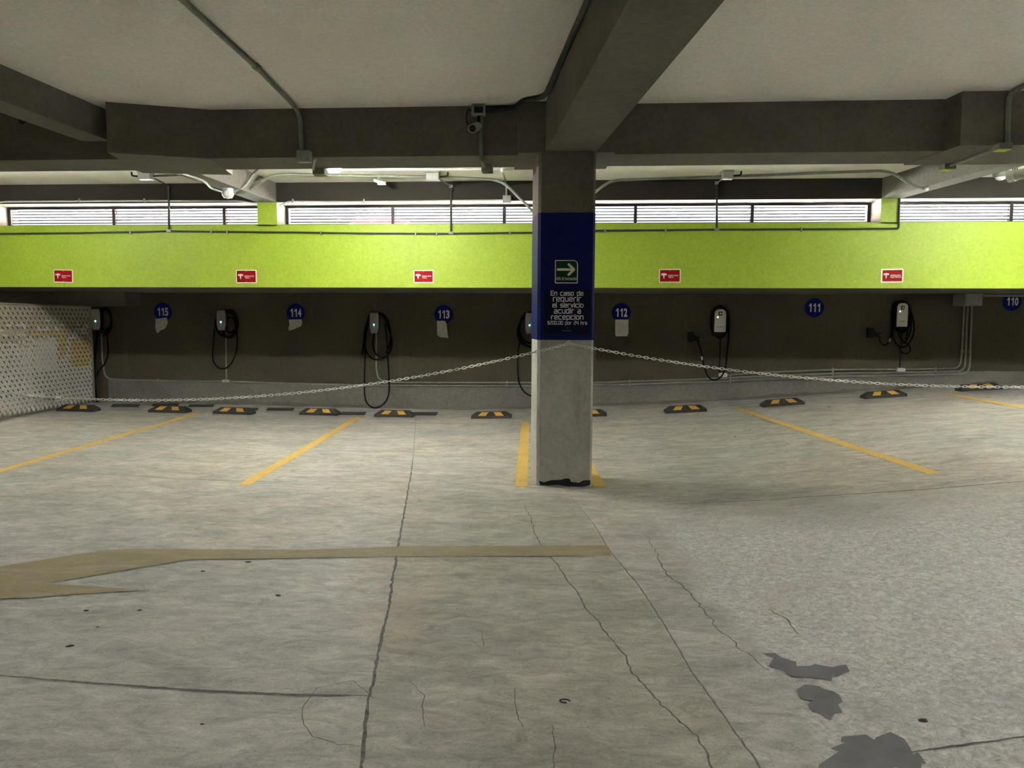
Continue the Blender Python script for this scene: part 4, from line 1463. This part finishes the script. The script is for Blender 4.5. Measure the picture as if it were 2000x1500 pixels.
# painted frame and cupboard in the store behind the fence
st = thing('store_shelf', (-8.3, 10.6, floor_z(-8.3, 10.6)), 'yellow painted store frame seen through the slatted fence', 'frame')
MB().box((-8.34, 9.9, 1.16), (-8.26, 11.0, 1.22)).build('rail', M['storeyellow'], st)
MB().box((-8.34, 10.92, .62), (-8.26, 11.0, 1.18)).build('post', M['storeyellow'], st)
MB().box((-8.34, 9.9, floor_z(-8.3, 9.9)), (-8.26, 9.98, 1.18)).build('post', M['storeyellow'], st)
MB().box((-8.5, 11.1, .60), (-8.2, 11.6, 1.10)).build('panel', M['storeyellow'], st)
MB().box((-8.34, 11.02, floor_z(-8.3, 11)), (-8.26, 11.1, 1.1)).build('post', M['storeyellow'], st)

# ------------------------------------------------------------------ chain
YCH = Y_COL - .028
hk = on_y(1111, 667, YCH)
hook = thing('chain_hook', (hk.x, Y_COL, hk.z), 'small shiny eye bolt holding the chain on the column below the notice', 'hook')
MB().tube([(hk.x, Y_COL + .002, hk.z), (hk.x, Y_COL - .016, hk.z)], .005, 8).build('bolt', M['chain'], hook, smooth=True)
MB().tube([(hk.x + .012 * math.cos(a), YCH, hk.z - .004 + .012 * math.sin(a)) for a in [i * math.pi / 6 for i in range(12)]], .0035, 6, closed=True).build('eye', M['chain'], hook, smooth=True)
PIT, WIRE, LW = .0315, .0036, .0125


def link_mesh():
    r_ = LW - WIRE
    hl = PIT / 2 + WIRE * .9 - r_
    pts = []
    for k in range(6):
        a = -math.pi / 2 + math.pi * k / 5
        pts.append((hl + r_ * math.cos(a), 0, r_ * math.sin(a)))
    for k in range(6):
        a = math.pi / 2 + math.pi * k / 5
        pts.append((-hl + r_ * math.cos(a), 0, r_ * math.sin(a)))
    return MB().tube(pts, WIRE, 6, closed=True)


_link = None


def chain(zf, xa, xb, label):
    global _link
    n = 2000
    d = 1 if xb > xa else -1
    t = thing('barrier_chain', (xa, YCH, zf(xa)), label, 'chain', 'chains hung from the column')
    X = xa
    i = 0
    while (xb - X) * d > 0:
        s_ = (zf(X + .005) - zf(X - .005)) / .01
        dx = PIT / math.sqrt(1 + s_ * s_)
        xm = X + d * dx / 2
        sm = math.atan2(zf(xm + .005) - zf(xm - .005), .01)
        if _link is None:
            o = link_mesh().build('link', M['chain'], t, smooth=True, local=True)
            _link = o
        else:
            o = _link.copy()
            COL.objects.link(o)
            o.parent = t
        roll = math.radians((18 if i % 2 == 0 else 100) + RNG.uniform(-16, 16))
        mt = Matrix.Translation((xm - xa, 0, zf(xm) - zf(xa))) @ Matrix.Rotation(-sm, 4, 'Y') @ Matrix.Rotation(roll, 4, 'X')
        o.matrix_local = mt
        X += d * dx
        i += 1
    return i


zL = lambda X: .700 + (hk.z - .016 - .700) * ((X + 3.75) / (hk.x + 3.75)) ** 2
zR = lambda X: .888 + (hk.z - .016 - .888) * ((X - 3.45) / (hk.x - 3.45)) ** 2
chain(zL, hk.x - .008, -5.15, 'shiny steel chain sagging from the column to the left past the fence')
chain(zR, hk.x + .008, 4.05, 'shiny steel chain sagging from the column to the right edge')

# ------------------------------------------------------------------ conduits, boxes and lamps overhead
YG = Y_GREEN - .012
conduit('wall_conduit', [(-30, 457), (180, 455), (330, 451.5), (430, 453), (560, 454), (720, 456), (880, 456.5), (1000, 455), (1060, 454.5)], YG, .0125, M['darkconduit'],
        'thin black conduit along the top of the green wall left of the column', [(255, 454), (413, 453), (444, 453.5), (627, 455.5), (812, 456), (853, 456.5), (996, 455)], .02)
conduit('wall_conduit', [(1140, 451), (1400, 448.5), (1570, 448), (1755, 446.5), (1757, 384)], YG, .0125, M['darkconduit'],
        'thin black conduit on the green wall right of the column', [(1182, 450.5), (1300, 449.5), (1565, 448)], .03)
for xt, yt, xb, yb, lab in [(330, 363, 330, 451, 'upright black pipe in front of the left window'), (881, 364, 881, 455, 'upright black pipe in front of the middle window, left of the column'),
                            (1400, 357, 1400, 448, 'upright black pipe in front of the middle window, right of the column')]:
    a, b_ = on_y(xt, yt, YG - .012), on_y(xb, yb, YG - .012)
    t = thing('riser_pipe', b_, lab, 'pipe', 'upright black pipes crossing the windows')
    MB().tube([a, b_], .014, 10).build('pipe', M['darkconduit'], t, smooth=True)
    MB().cbox((b_.x, YG - .012, b_.z), (.06, .034, .034)).build('tee', M['galvdull'], t)
    if xt != 330:
        MB().cbox((a.x, YG - .012, a.z), (.04, .036, .036)).build('elbow', M['galv'], t)
    cb = on_z({330: 292, 881: 852, 1400: 1421}[xt], {330: 343.5, 881: 346, 1400: 343.5}[xt], Z_CEIL - .06)
    MB().tube([a, a.lerp(cb, .72)], .009, 8).build('flex_link', M['darkconduit'] if xt == 330 else M['galvdull'], t, smooth=True)
# ceiling junction boxes behind the long beam
for (x_, y_, w_, h_, lab) in [(285, 343, .16, .09, 'grey junction box on the back ceiling above the left window'), (846, 344, .16, .09, 'grey junction box on the back ceiling left of the camera'),
                              (1421, 342, .12, .085, 'grey junction box on the back ceiling right of the column')]:
    p = on_z(x_, y_, Z_CEIL - .05)
    t = thing('junction_box', p, lab, 'junction box', 'small junction boxes on the back ceiling')
    MB().chamfer_box((p.x - w_ / 2, p.y - .05, Z_CEIL - .10), (p.x + w_ / 2, p.y + .05, Z_CEIL - .012), .008).build('body', M['box'], t)
    MB().box((p.x - w_ / 2 - .006, p.y - .056, Z_CEIL - .014), (p.x + w_ / 2 + .006, p.y + .056, Z_CEIL + .002)).build('lid', M['galvdull'], t)
    sx = -1 if x_ < 500 else 1
    MB().tube(fillet_path([(p.x + sx * w_ / 2, p.y, Z_CEIL - .06), (p.x + sx * (w_ / 2 + .10), p.y, Z_CEIL - .05), (p.x + sx * (w_ / 2 + .10), p.y, Z_CEIL - .004)], .03), .010, 8).build('bent_stub', M['cable'], t, smooth=True)
zc_ = Z_CEIL - .04
conduit('ceiling_conduit', None, 0, .017, M['greyconduit'], 'grey conduit rising from the glass lamp and running along the back ceiling',
        pts3=[on_z(462, 379, 2.94), on_z(480, 376, 2.96), on_z(528, 343, zc_ - .03), on_z(560, 340, zc_), on_z(700, 343, zc_), on_z(834, 345, zc_)], fil=.25)
conduit('ceiling_conduit', None, 0, .017, M['greyconduit'], 'grey conduit running from the ceiling box down behind the column',
        pts3=[on_z(858, 346, zc_), on_z(960, 350, zc_ - .01), on_y(985, 357, 9.2), on_y(1034, 406, 9.2), on_y(1048, 422, 9.2)], fil=.25)
conduit('ceiling_conduit', None, 0, .017, M['greyconduit'], 'dark grey conduit crossing the back ceiling right of the column',
        pts3=[on_y(1150, 386, 9.35), on_y(1172, 367, 9.35), on_z(1196, 352, zc_), on_z(1410, 345, zc_), on_z(1600, 338, zc_), on_z(1738, 333, zc_), on_z(1782, 363, 2.96), on_z(1803, 368.5, 2.945)], fil=.22)
conduit('ceiling_conduit', None, 0, .013, M['galvdull'], 'thin conduit curving up from the glass lamp to the ceiling at left',
        pts3=[on_z(457, 372, 2.95), on_z(478, 365, 2.98), on_z(495, 338, zc_), on_z(506, 328, zc_)], fil=.2)
conduit('ceiling_conduit', None, 0, .012, M['galvdull'], 'thin dark conduit from the left rib down to the glass lamp',
        pts3=[on_z(352, 338, 2.93), on_z(398, 352, 2.935), on_z(412, 368, 2.93), on_z(437, 376, 2.93)], fil=.2)
conduit('ceiling_conduit', None, 0, .013, M['darkconduit'], 'black conduit from the left ceiling box under the broad left block',
        pts3=[on_z(296, 344, zc_ - .01), on_z(360, 341, zc_ - .02), on_z(420, 338, zc_ - .02)], fil=.1)
# pale pipes along the back ceiling and the lintel
conduit('ceiling_conduit', None, 0, .016, M['whiteconduit'], 'long pale pipe on the back ceiling just behind the long beam',
        pts3=[on_z(640, 331, Z_CEIL - .022), on_z(1009, 330, Z_CEIL - .022)])
conduit('lintel_conduit', [(-20, 398), (10, 394), (250, 392.5), (470, 392.5), (502, 399)], Y_GREEN - .012, .011, M['whiteconduit'], 'pale conduit under the lintel above the left window', [(155, 391.5), (282, 391.5)], .08)
conduit('lintel_conduit', [(545, 402), (562, 394), (700, 394.5), (985, 391)], Y_GREEN - .012, .011, M['whiteconduit'], 'pale conduit under the lintel above the middle window', [(572, 392.5), (711, 392.5)], .08)
a, b_ = PX(982, 397, Y_GREEN - .03), PX(998, 382, Y_GREEN - .03)
t = thing('junction_box', ((a[0] + b_[0]) / 2, Y_GREEN - .03, a[1]), 'light grey box on the lintel just left of the column', 'junction box')
MB().chamfer_box((a[0], Y_GREEN - .055, a[1]), (b_[0], Y_GREEN, b_[1]), .004).build('body', M['galvdull'], t)
conduit('lintel_conduit', None, 0, .013, M['galvdull'], 'short grey pipe rising from the light grey box to the ceiling left of the column',
        pts3=[on_y(989, 383, Y_GREEN - .025), on_y(989, 362, Y_GREEN - .025), on_z(986, 350, zc_), on_z(978, 326, zc_)], fil=.08)
# conduit body with elbow at the middle of the back ceiling
p = on_z(741, 355, Z_CEIL - .10)
t = thing('elbow_fitting', p, 'small silver conduit elbow body on the back ceiling near the lit bulb', 'fitting')
MB().tube([p + Vector((-.07, 0, .02)), p + Vector((.04, .02, -.005))], .022, 10).build('barrel', M['galv'], t, smooth=True)
MB().cbox((p.x + .03, p.y, p.z - .02), (.10, .05, .03)).build('cover', M['galv'], t)
MB().tube([p + Vector((-.05, 0, .025)), Vector((p.x + .02, p.y, Z_CEIL - .03)), on_z(834, 346, zc_)], .012, 8).build('pipe', M['greyconduit'], t, smooth=True)

# glass jar lamp (unlit) under the left rib
p = on_z(445, 369, Z_RIB - .005)
t = thing('jar_lamp', p, 'unlit glass jar lamp under the left rib beam above the green pier', 'lamp')
MB().lathe([(.045, -.035), (.062, -.03), (.062, .004), (.03, .006)], p, 'z', 18).build('cap', M['galv'], t, smooth=True)
MB().lathe([(.012, -.112), (.045, -.102), (.066, -.075), (.070, -.050), (.060, -.030)], p, 'z', 20).build('glass_jar', M['lampglass'], t, smooth=True)
for k in range(6):
    a_ = k * math.pi / 3
    MB().tube([p + Vector((.064 * math.cos(a_), .064 * math.sin(a_), -.03)), p + Vector((.074 * math.cos(a_), .074 * math.sin(a_), -.06)), p + Vector((.05 * math.cos(a_), .05 * math.sin(a_), -.106))], .003, 5).build('guard_wire', M['galv'], t)
# small lamp at the end of the right-hand conduit
p = on_z(1804, 369, 2.94)
t = thing('conduit_end_fitting', p, 'bright little fitting at the end of the right conduit under the rib', 'fitting')
MB().tube([p, p + Vector((.05, 0, .0))], .018, 10).build('barrel', M['galv'], t, smooth=True)
MB().lathe([(.02, 0), (.024, .012), (.014, .02)], (p.x + .02, p.y - .012, p.z), 'y', 12).build('cap', M['chwhite'], t, smooth=True)

# front ceiling conduit with box and lit bulb
zf_ = Z_CEIL - .02
conduit('ceiling_conduit', None, 0, .019, M['greyconduit'], 'grey conduit crossing the front ceiling at upper left and bending down the beam',
        pts3=[on_z(330, -24, zf_), on_z(500, 130, zf_), on_z(577, 207, zf_) + Vector((0, -.10, 0)), on_y(586, 212, Y_BF - .022) + Vector((0, 0, -.05)), on_y(589, 297, Y_BF - .022)], fil=.16, couplings=[])
p = on_z(501, 131, zf_)
tag(MB().tube([p + Vector((.0, -.03, 0)), p + Vector((0, .03, 0))], .026, 10).build('conduit_coupling', M['galvdull'], at=p, smooth=True), 'short coupling on the upper left ceiling conduit', 'fitting')
a, b_ = PX(581, 321, Y_BF - .05), PX(605.5, 294.5, Y_BF - .05)
t = thing('junction_box', ((a[0] + b_[0]) / 2, Y_BF - .03, a[1]), 'grey square junction box on the long beam below the upper left conduit', 'junction box')
MB().chamfer_box((a[0], Y_BF - .06, a[1] + .02), (b_[0], Y_BF, b_[1]), .006).build('body', M['box'], t)
MB().chamfer_box((a[0] - .003, Y_BF - .066, a[1] + .017), (b_[0] + .003, Y_BF - .058, b_[1] + .003), .002).build('cover', M['box'], t)
MB().lathe([(.005, 0), (.005, .003)], (b_[0] - .02, Y_BF - .066, a[1] + .04), 'y', 8).build('screw', M['scuffshade'], t)
BULB = on_z(652, 330.5, 2.95)
t = thing('bulb_lamp', (BULB.x, BULB.y, Z_CEIL), 'lit bulb lamp hanging behind the long beam, left of the column', 'lamp')
MB().tube([(BULB.x - .09, BULB.y, Z_CEIL), (BULB.x - .09, BULB.y, BULB.z), (BULB.x - .07, BULB.y, BULB.z)], .010, 8).build('stem', M['galvdull'], t, smooth=True)
MB().tube([(BULB.x - .09, BULB.y, BULB.z), (BULB.x - .045, BULB.y, BULB.z)], .020, 12).build('socket', M['galvdull'], t, smooth=True)
MB().lathe([(.008, -.06), (.030, -.05), (.036, -.02), (.036, .03), (.030, .06), (.008, .075)], BULB, 'x', 16).build('bulb', M['bulb'], t, smooth=True)
q = on_y(624, 330, Y_BB - .02)
t = thing('junction_box', (q.x, Y_BB, Z_BEAM), 'dark junction box at the rear edge of the long beam beside the lit bulb', 'junction box')
MB().chamfer_box((q.x - .055, Y_BB - .06, Z_BEAM - .060), (q.x + .055, Y_BB + .05, Z_BEAM - .002), .006).build('body', M['greyconduit'], t)
MB().tube([(a[0] + .13, Y_BF + .03, Z_BEAM - .016), (q.x - .05, Y_BB - .05, Z_BEAM - .02)], .012, 8).build('pipe', M['greyconduit'], t, smooth=True)

# matching lamps outside the picture: one further along the same beam, two shaded ones over the aisle, one in the store
for RB, lab, mt in ((Vector((5.6, 7.6, 2.95)), 'lit bulb lamp hanging behind the long beam beyond the right edge', 'bulbright'),
                    (Vector((-6.6, 7.6, 2.95)), 'lit bulb lamp hanging behind the long beam beyond the left edge', 'bulbleft')):
    t = thing('bulb_lamp', (RB.x, RB.y, Z_CEIL), lab, 'lamp')
    MB().tube([(RB.x - .11, RB.y, Z_CEIL), (RB.x - .11, RB.y, RB.z)], .010, 8).build('stem', M['galvdull'], t)
    MB().tube([(RB.x - .11, RB.y, RB.z), (RB.x - .045, RB.y, RB.z)], .020, 12).build('socket', M['galvdull'], t, smooth=True)
    MB().lathe([(.008, -.07), (.030, -.06), (.036, -.03), (.036, .03), (.030, .06), (.008, .075)], RB, 'x', 16).build('bulb', M[mt], t, smooth=True)
for (lx, ly, pw, lab) in [(-2.6, 2.2, LAMP_AISLE * .62, 'shaded ceiling lamp over the aisle, left of the viewer'), (4.7, 2.1, LAMP_AISLE * 3.4, 'shaded ceiling lamp over the aisle, right of the viewer'),
                          (.2, -2.6, LAMP_AISLE * .9, 'shaded ceiling lamp behind the viewer')]:
    c = Vector((lx, ly, 3.0))
    t = thing('aisle_lamp', (lx, ly, Z_CEIL), lab, 'lamp', 'shaded lamps over the driving aisle')
    MB().tube([(lx, ly, Z_CEIL), (lx, ly, 3.06)], .012, 8).build('stem', M['galvdull'], t)
    MB().lathe([(.16, -.02), (.155, .0), (.06, .07), (.05, .09)], c, 'z', 20).build('shade', M['shade'], t, smooth=True)
    MB().lathe([(.02, -.075), (.04, -.06), (.045, -.035), (.03, -.022)], c, 'z', 16).build('bulb', M['bulbaisle'], t, smooth=True)
    l = bpy.data.lights.new('aisle_light', 'SPOT')
    l.energy = pw * 2.2
    l.spot_size = math.radians(150)
    l.spot_blend = .55
    l.shadow_soft_size = .09
    l.color = (1.0, .975, .945)
    o = bpy.data.objects.new('aisle_light', l)
    COL.objects.link(o)
    o.parent = t
    o.location = c + Vector((0, 0, -.09)) - WLOC[t.name]
sb = Vector((-8.6, 9.4, 2.9))
t = thing('store_lamp', (sb.x, sb.y, Z_CEIL), 'ceiling bulb in the store behind the slatted fence', 'lamp')
MB().tube([(sb.x, sb.y, Z_CEIL), (sb.x, sb.y, 2.96)], .02, 10).build('stem', M['galvdull'], t)
MB().lathe([(.01, -.06), (.035, -.04), (.04, 0), (.025, .05)], sb, 'z', 16).build('bulb', M['bulbstore'], t, smooth=True)

# conduit along the cross beam to the camera
conduit('ceiling_conduit', None, 0, .022, M['darkconduit'], 'black conduit along the upper left edge of the cross beam',
        pts3=[on_z(1160, -24, zf_), on_z(1068, 182, zf_), on_z(1058, 190, zf_), on_z(1022, 196, zf_), on_y(1008, 210, Y_BF - .02), on_y(946, 214, Y_BF - .02)], fil=.06)
a, b_ = PX(921, 225, Y_BF - .06), PX(947.5, 201, Y_BF - .06)
sc_ = thing('security_camera', ((a[0] + b_[0]) / 2, Y_BF - .03, a[1] - .15), 'small bullet security camera hanging under a square box on the long beam', 'camera')
fw = .016
mb = MB()
mb.box((a[0], Y_BF - .07, a[1]), (a[0] + fw, Y_BF, b_[1]))
mb.box((b_[0] - fw, Y_BF - .07, a[1]), (b_[0], Y_BF, b_[1]))
mb.box((a[0] + fw, Y_BF - .07, a[1]), (b_[0] - fw, Y_BF, a[1] + fw))
mb.box((a[0] + fw, Y_BF - .07, b_[1] - fw), (b_[0] - fw, Y_BF, b_[1]))
bx_ = mb.build('open_box', M['box'], sc_)
MB().box((a[0] + fw, Y_BF - .012, a[1] + fw), (b_[0] - fw, Y_BF - .002, b_[1] - fw)).build('box_inside', M['scuffshade'], bx_)  # black inner panel paints the shade inside the open box
cc = on_y(923, 251, Y_BF - .20)
ct = on_y(935, 246, Y_BF - .06)
dr = (cc - ct).normalized()
hs_ = MB().tube([ct, ct + dr * .03, cc], [.030, .036, .037], 18).build('housing', M['camwhite'], sc_, smooth=True)
MB().tube([cc, cc + dr * .008], .027, 18).build('lens', M['lens'], hs_, smooth=True)
MB().tube([cc - dr * .002, cc + dr * .012], [.038, .039], 18, caps=False).build('front_ring', M['camwhite'], hs_, smooth=True)
MB().tube([Vector(((a[0] + b_[0]) / 2, Y_BF - .03, a[1] + .01)), ct.lerp(Vector(((a[0] + b_[0]) / 2, Y_BF - .03, a[1])), .4), ct], .012, 8).build('arm', M['blackplastic'], sc_, smooth=True)
MB().tube(smooth_path([on_y(928, 222, Y_BF - .05), on_y(915, 214, Y_BF - .06), on_y(911, 228, Y_BF - .08), on_y(914, 243, Y_BF - .09), on_y(926, 248, Y_BF - .09)], 6), .004, 6).build('cable', M['cable'], sc_, smooth=True)
conduit('beam_conduit', None, 0, .017, M['greyconduit'], 'grey conduit dropping from the camera box down the long beam',
        pts3=[on_y(940, 224, Y_BF - .02), on_y(939.5, 300, Y_BF - .02), on_y(942, 312, Y_BF - .03), on_z(944.5, 325, Z_BEAM - .03)], fil=.05)
a = on_z(951, 329, Z_BEAM - .03)
t = thing('junction_box', a, 'dark junction box at the rear edge of the long beam below the camera', 'junction box')
MB().chamfer_box((a.x - .048, Y_BB - .13, Z_BEAM - .058), (a.x + .048, Y_BB + .0, Z_BEAM - .002), .005).build('body', M['greyconduit'], t)

# right-hand conduit with two lime covered boxes
q1, q2 = on_z(1851, 327, Z_BEAM - .03), on_z(1958, 288, Z_BEAM - .03)
for (q, lab) in ((q1, 'small junction box with lime green cover under the right block, further back'), (q2, 'small junction box with lime green cover under the front edge of the right block')):
    t = thing('junction_box', q, lab, 'junction box', 'boxes with lime covers')
    MB().chamfer_box((q.x - .05, q.y - .05, Z_BEAM - .05), (q.x + .05, q.y + .05, Z_BEAM - .004), .004).build('body', M['greyconduit'], t)
    MB().box((q.x - .046, q.y - .046, Z_BEAM - .055), (q.x + .046, q.y + .046, Z_BEAM - .05)).build('cover', M['limelabel'], t)
conduit('ceiling_conduit', None, 0, .012, M['greyconduit'], 'thin conduit joining the two lime covered boxes', pts3=[q1 + Vector((0, 0, .005)), q2 + Vector((0, 0, .005))])
YQ = q0.y - .022
conduit('ceiling_conduit', None, 0, .019, M['greyconduit'], 'grey conduit curving from the ceiling down to the lime covered box at the right edge',
        pts3=[on_z(2060, 145, zf_), on_z(2006, 164, zf_), on_y(1973, 182, YQ - .02), on_y(1969, 205, YQ), on_y(1968, 284, YQ)], fil=.14)
# hanging drain pipe at the right edge
pa, pb = on_y(1972, 345, 8.6), on_y(2090, 318, 8.1)
t = thing('drain_pipe', pa, 'grey drain pipe hung by a wire under the back ceiling at the right edge', 'pipe')
d_ = (pb - pa).normalized()
MB().tube([pa, pb], .055, 20).build('pipe', M['galvdull'], t, smooth=True)
MB().tube([pa - d_ * .01, pa + d_ * .06], .062, 20).build('end_collar', M['box'], t, smooth=True)
e_ = pa + d_ * .05
MB().tube([e_ + Vector((0, 0, .055)), Vector((e_.x, e_.y, Z_CEIL - .002))], .006, 6).build('hanger_wire', M['cable'], t)
MB().tube([e_ + Vector((-.02, 0, .05)), e_ + Vector((-.025, 0, .10)), e_ + Vector((0, 0, .13)), e_ + Vector((.025, 0, .10)), e_ + Vector((.02, 0, .05))], .005, 6).build('hanger_loop', M['cable'], t)
p = on_z(1955, 338, Z_CEIL - .03)
t = thing('lamp_fitting', p, 'dark lamp fitting on the back ceiling beside the hanging pipe', 'lamp')
MB().lathe([(.06, -.05), (.085, -.03), (.09, .02), (.05, .028)], p, 'z', 18).build('body', M['greyconduit'], t, smooth=True)
MB().lathe([(.02, -.085), (.05, -.07), (.06, -.05)], p, 'z', 16).build('glass_dome', M['lampglass'], t, smooth=True)
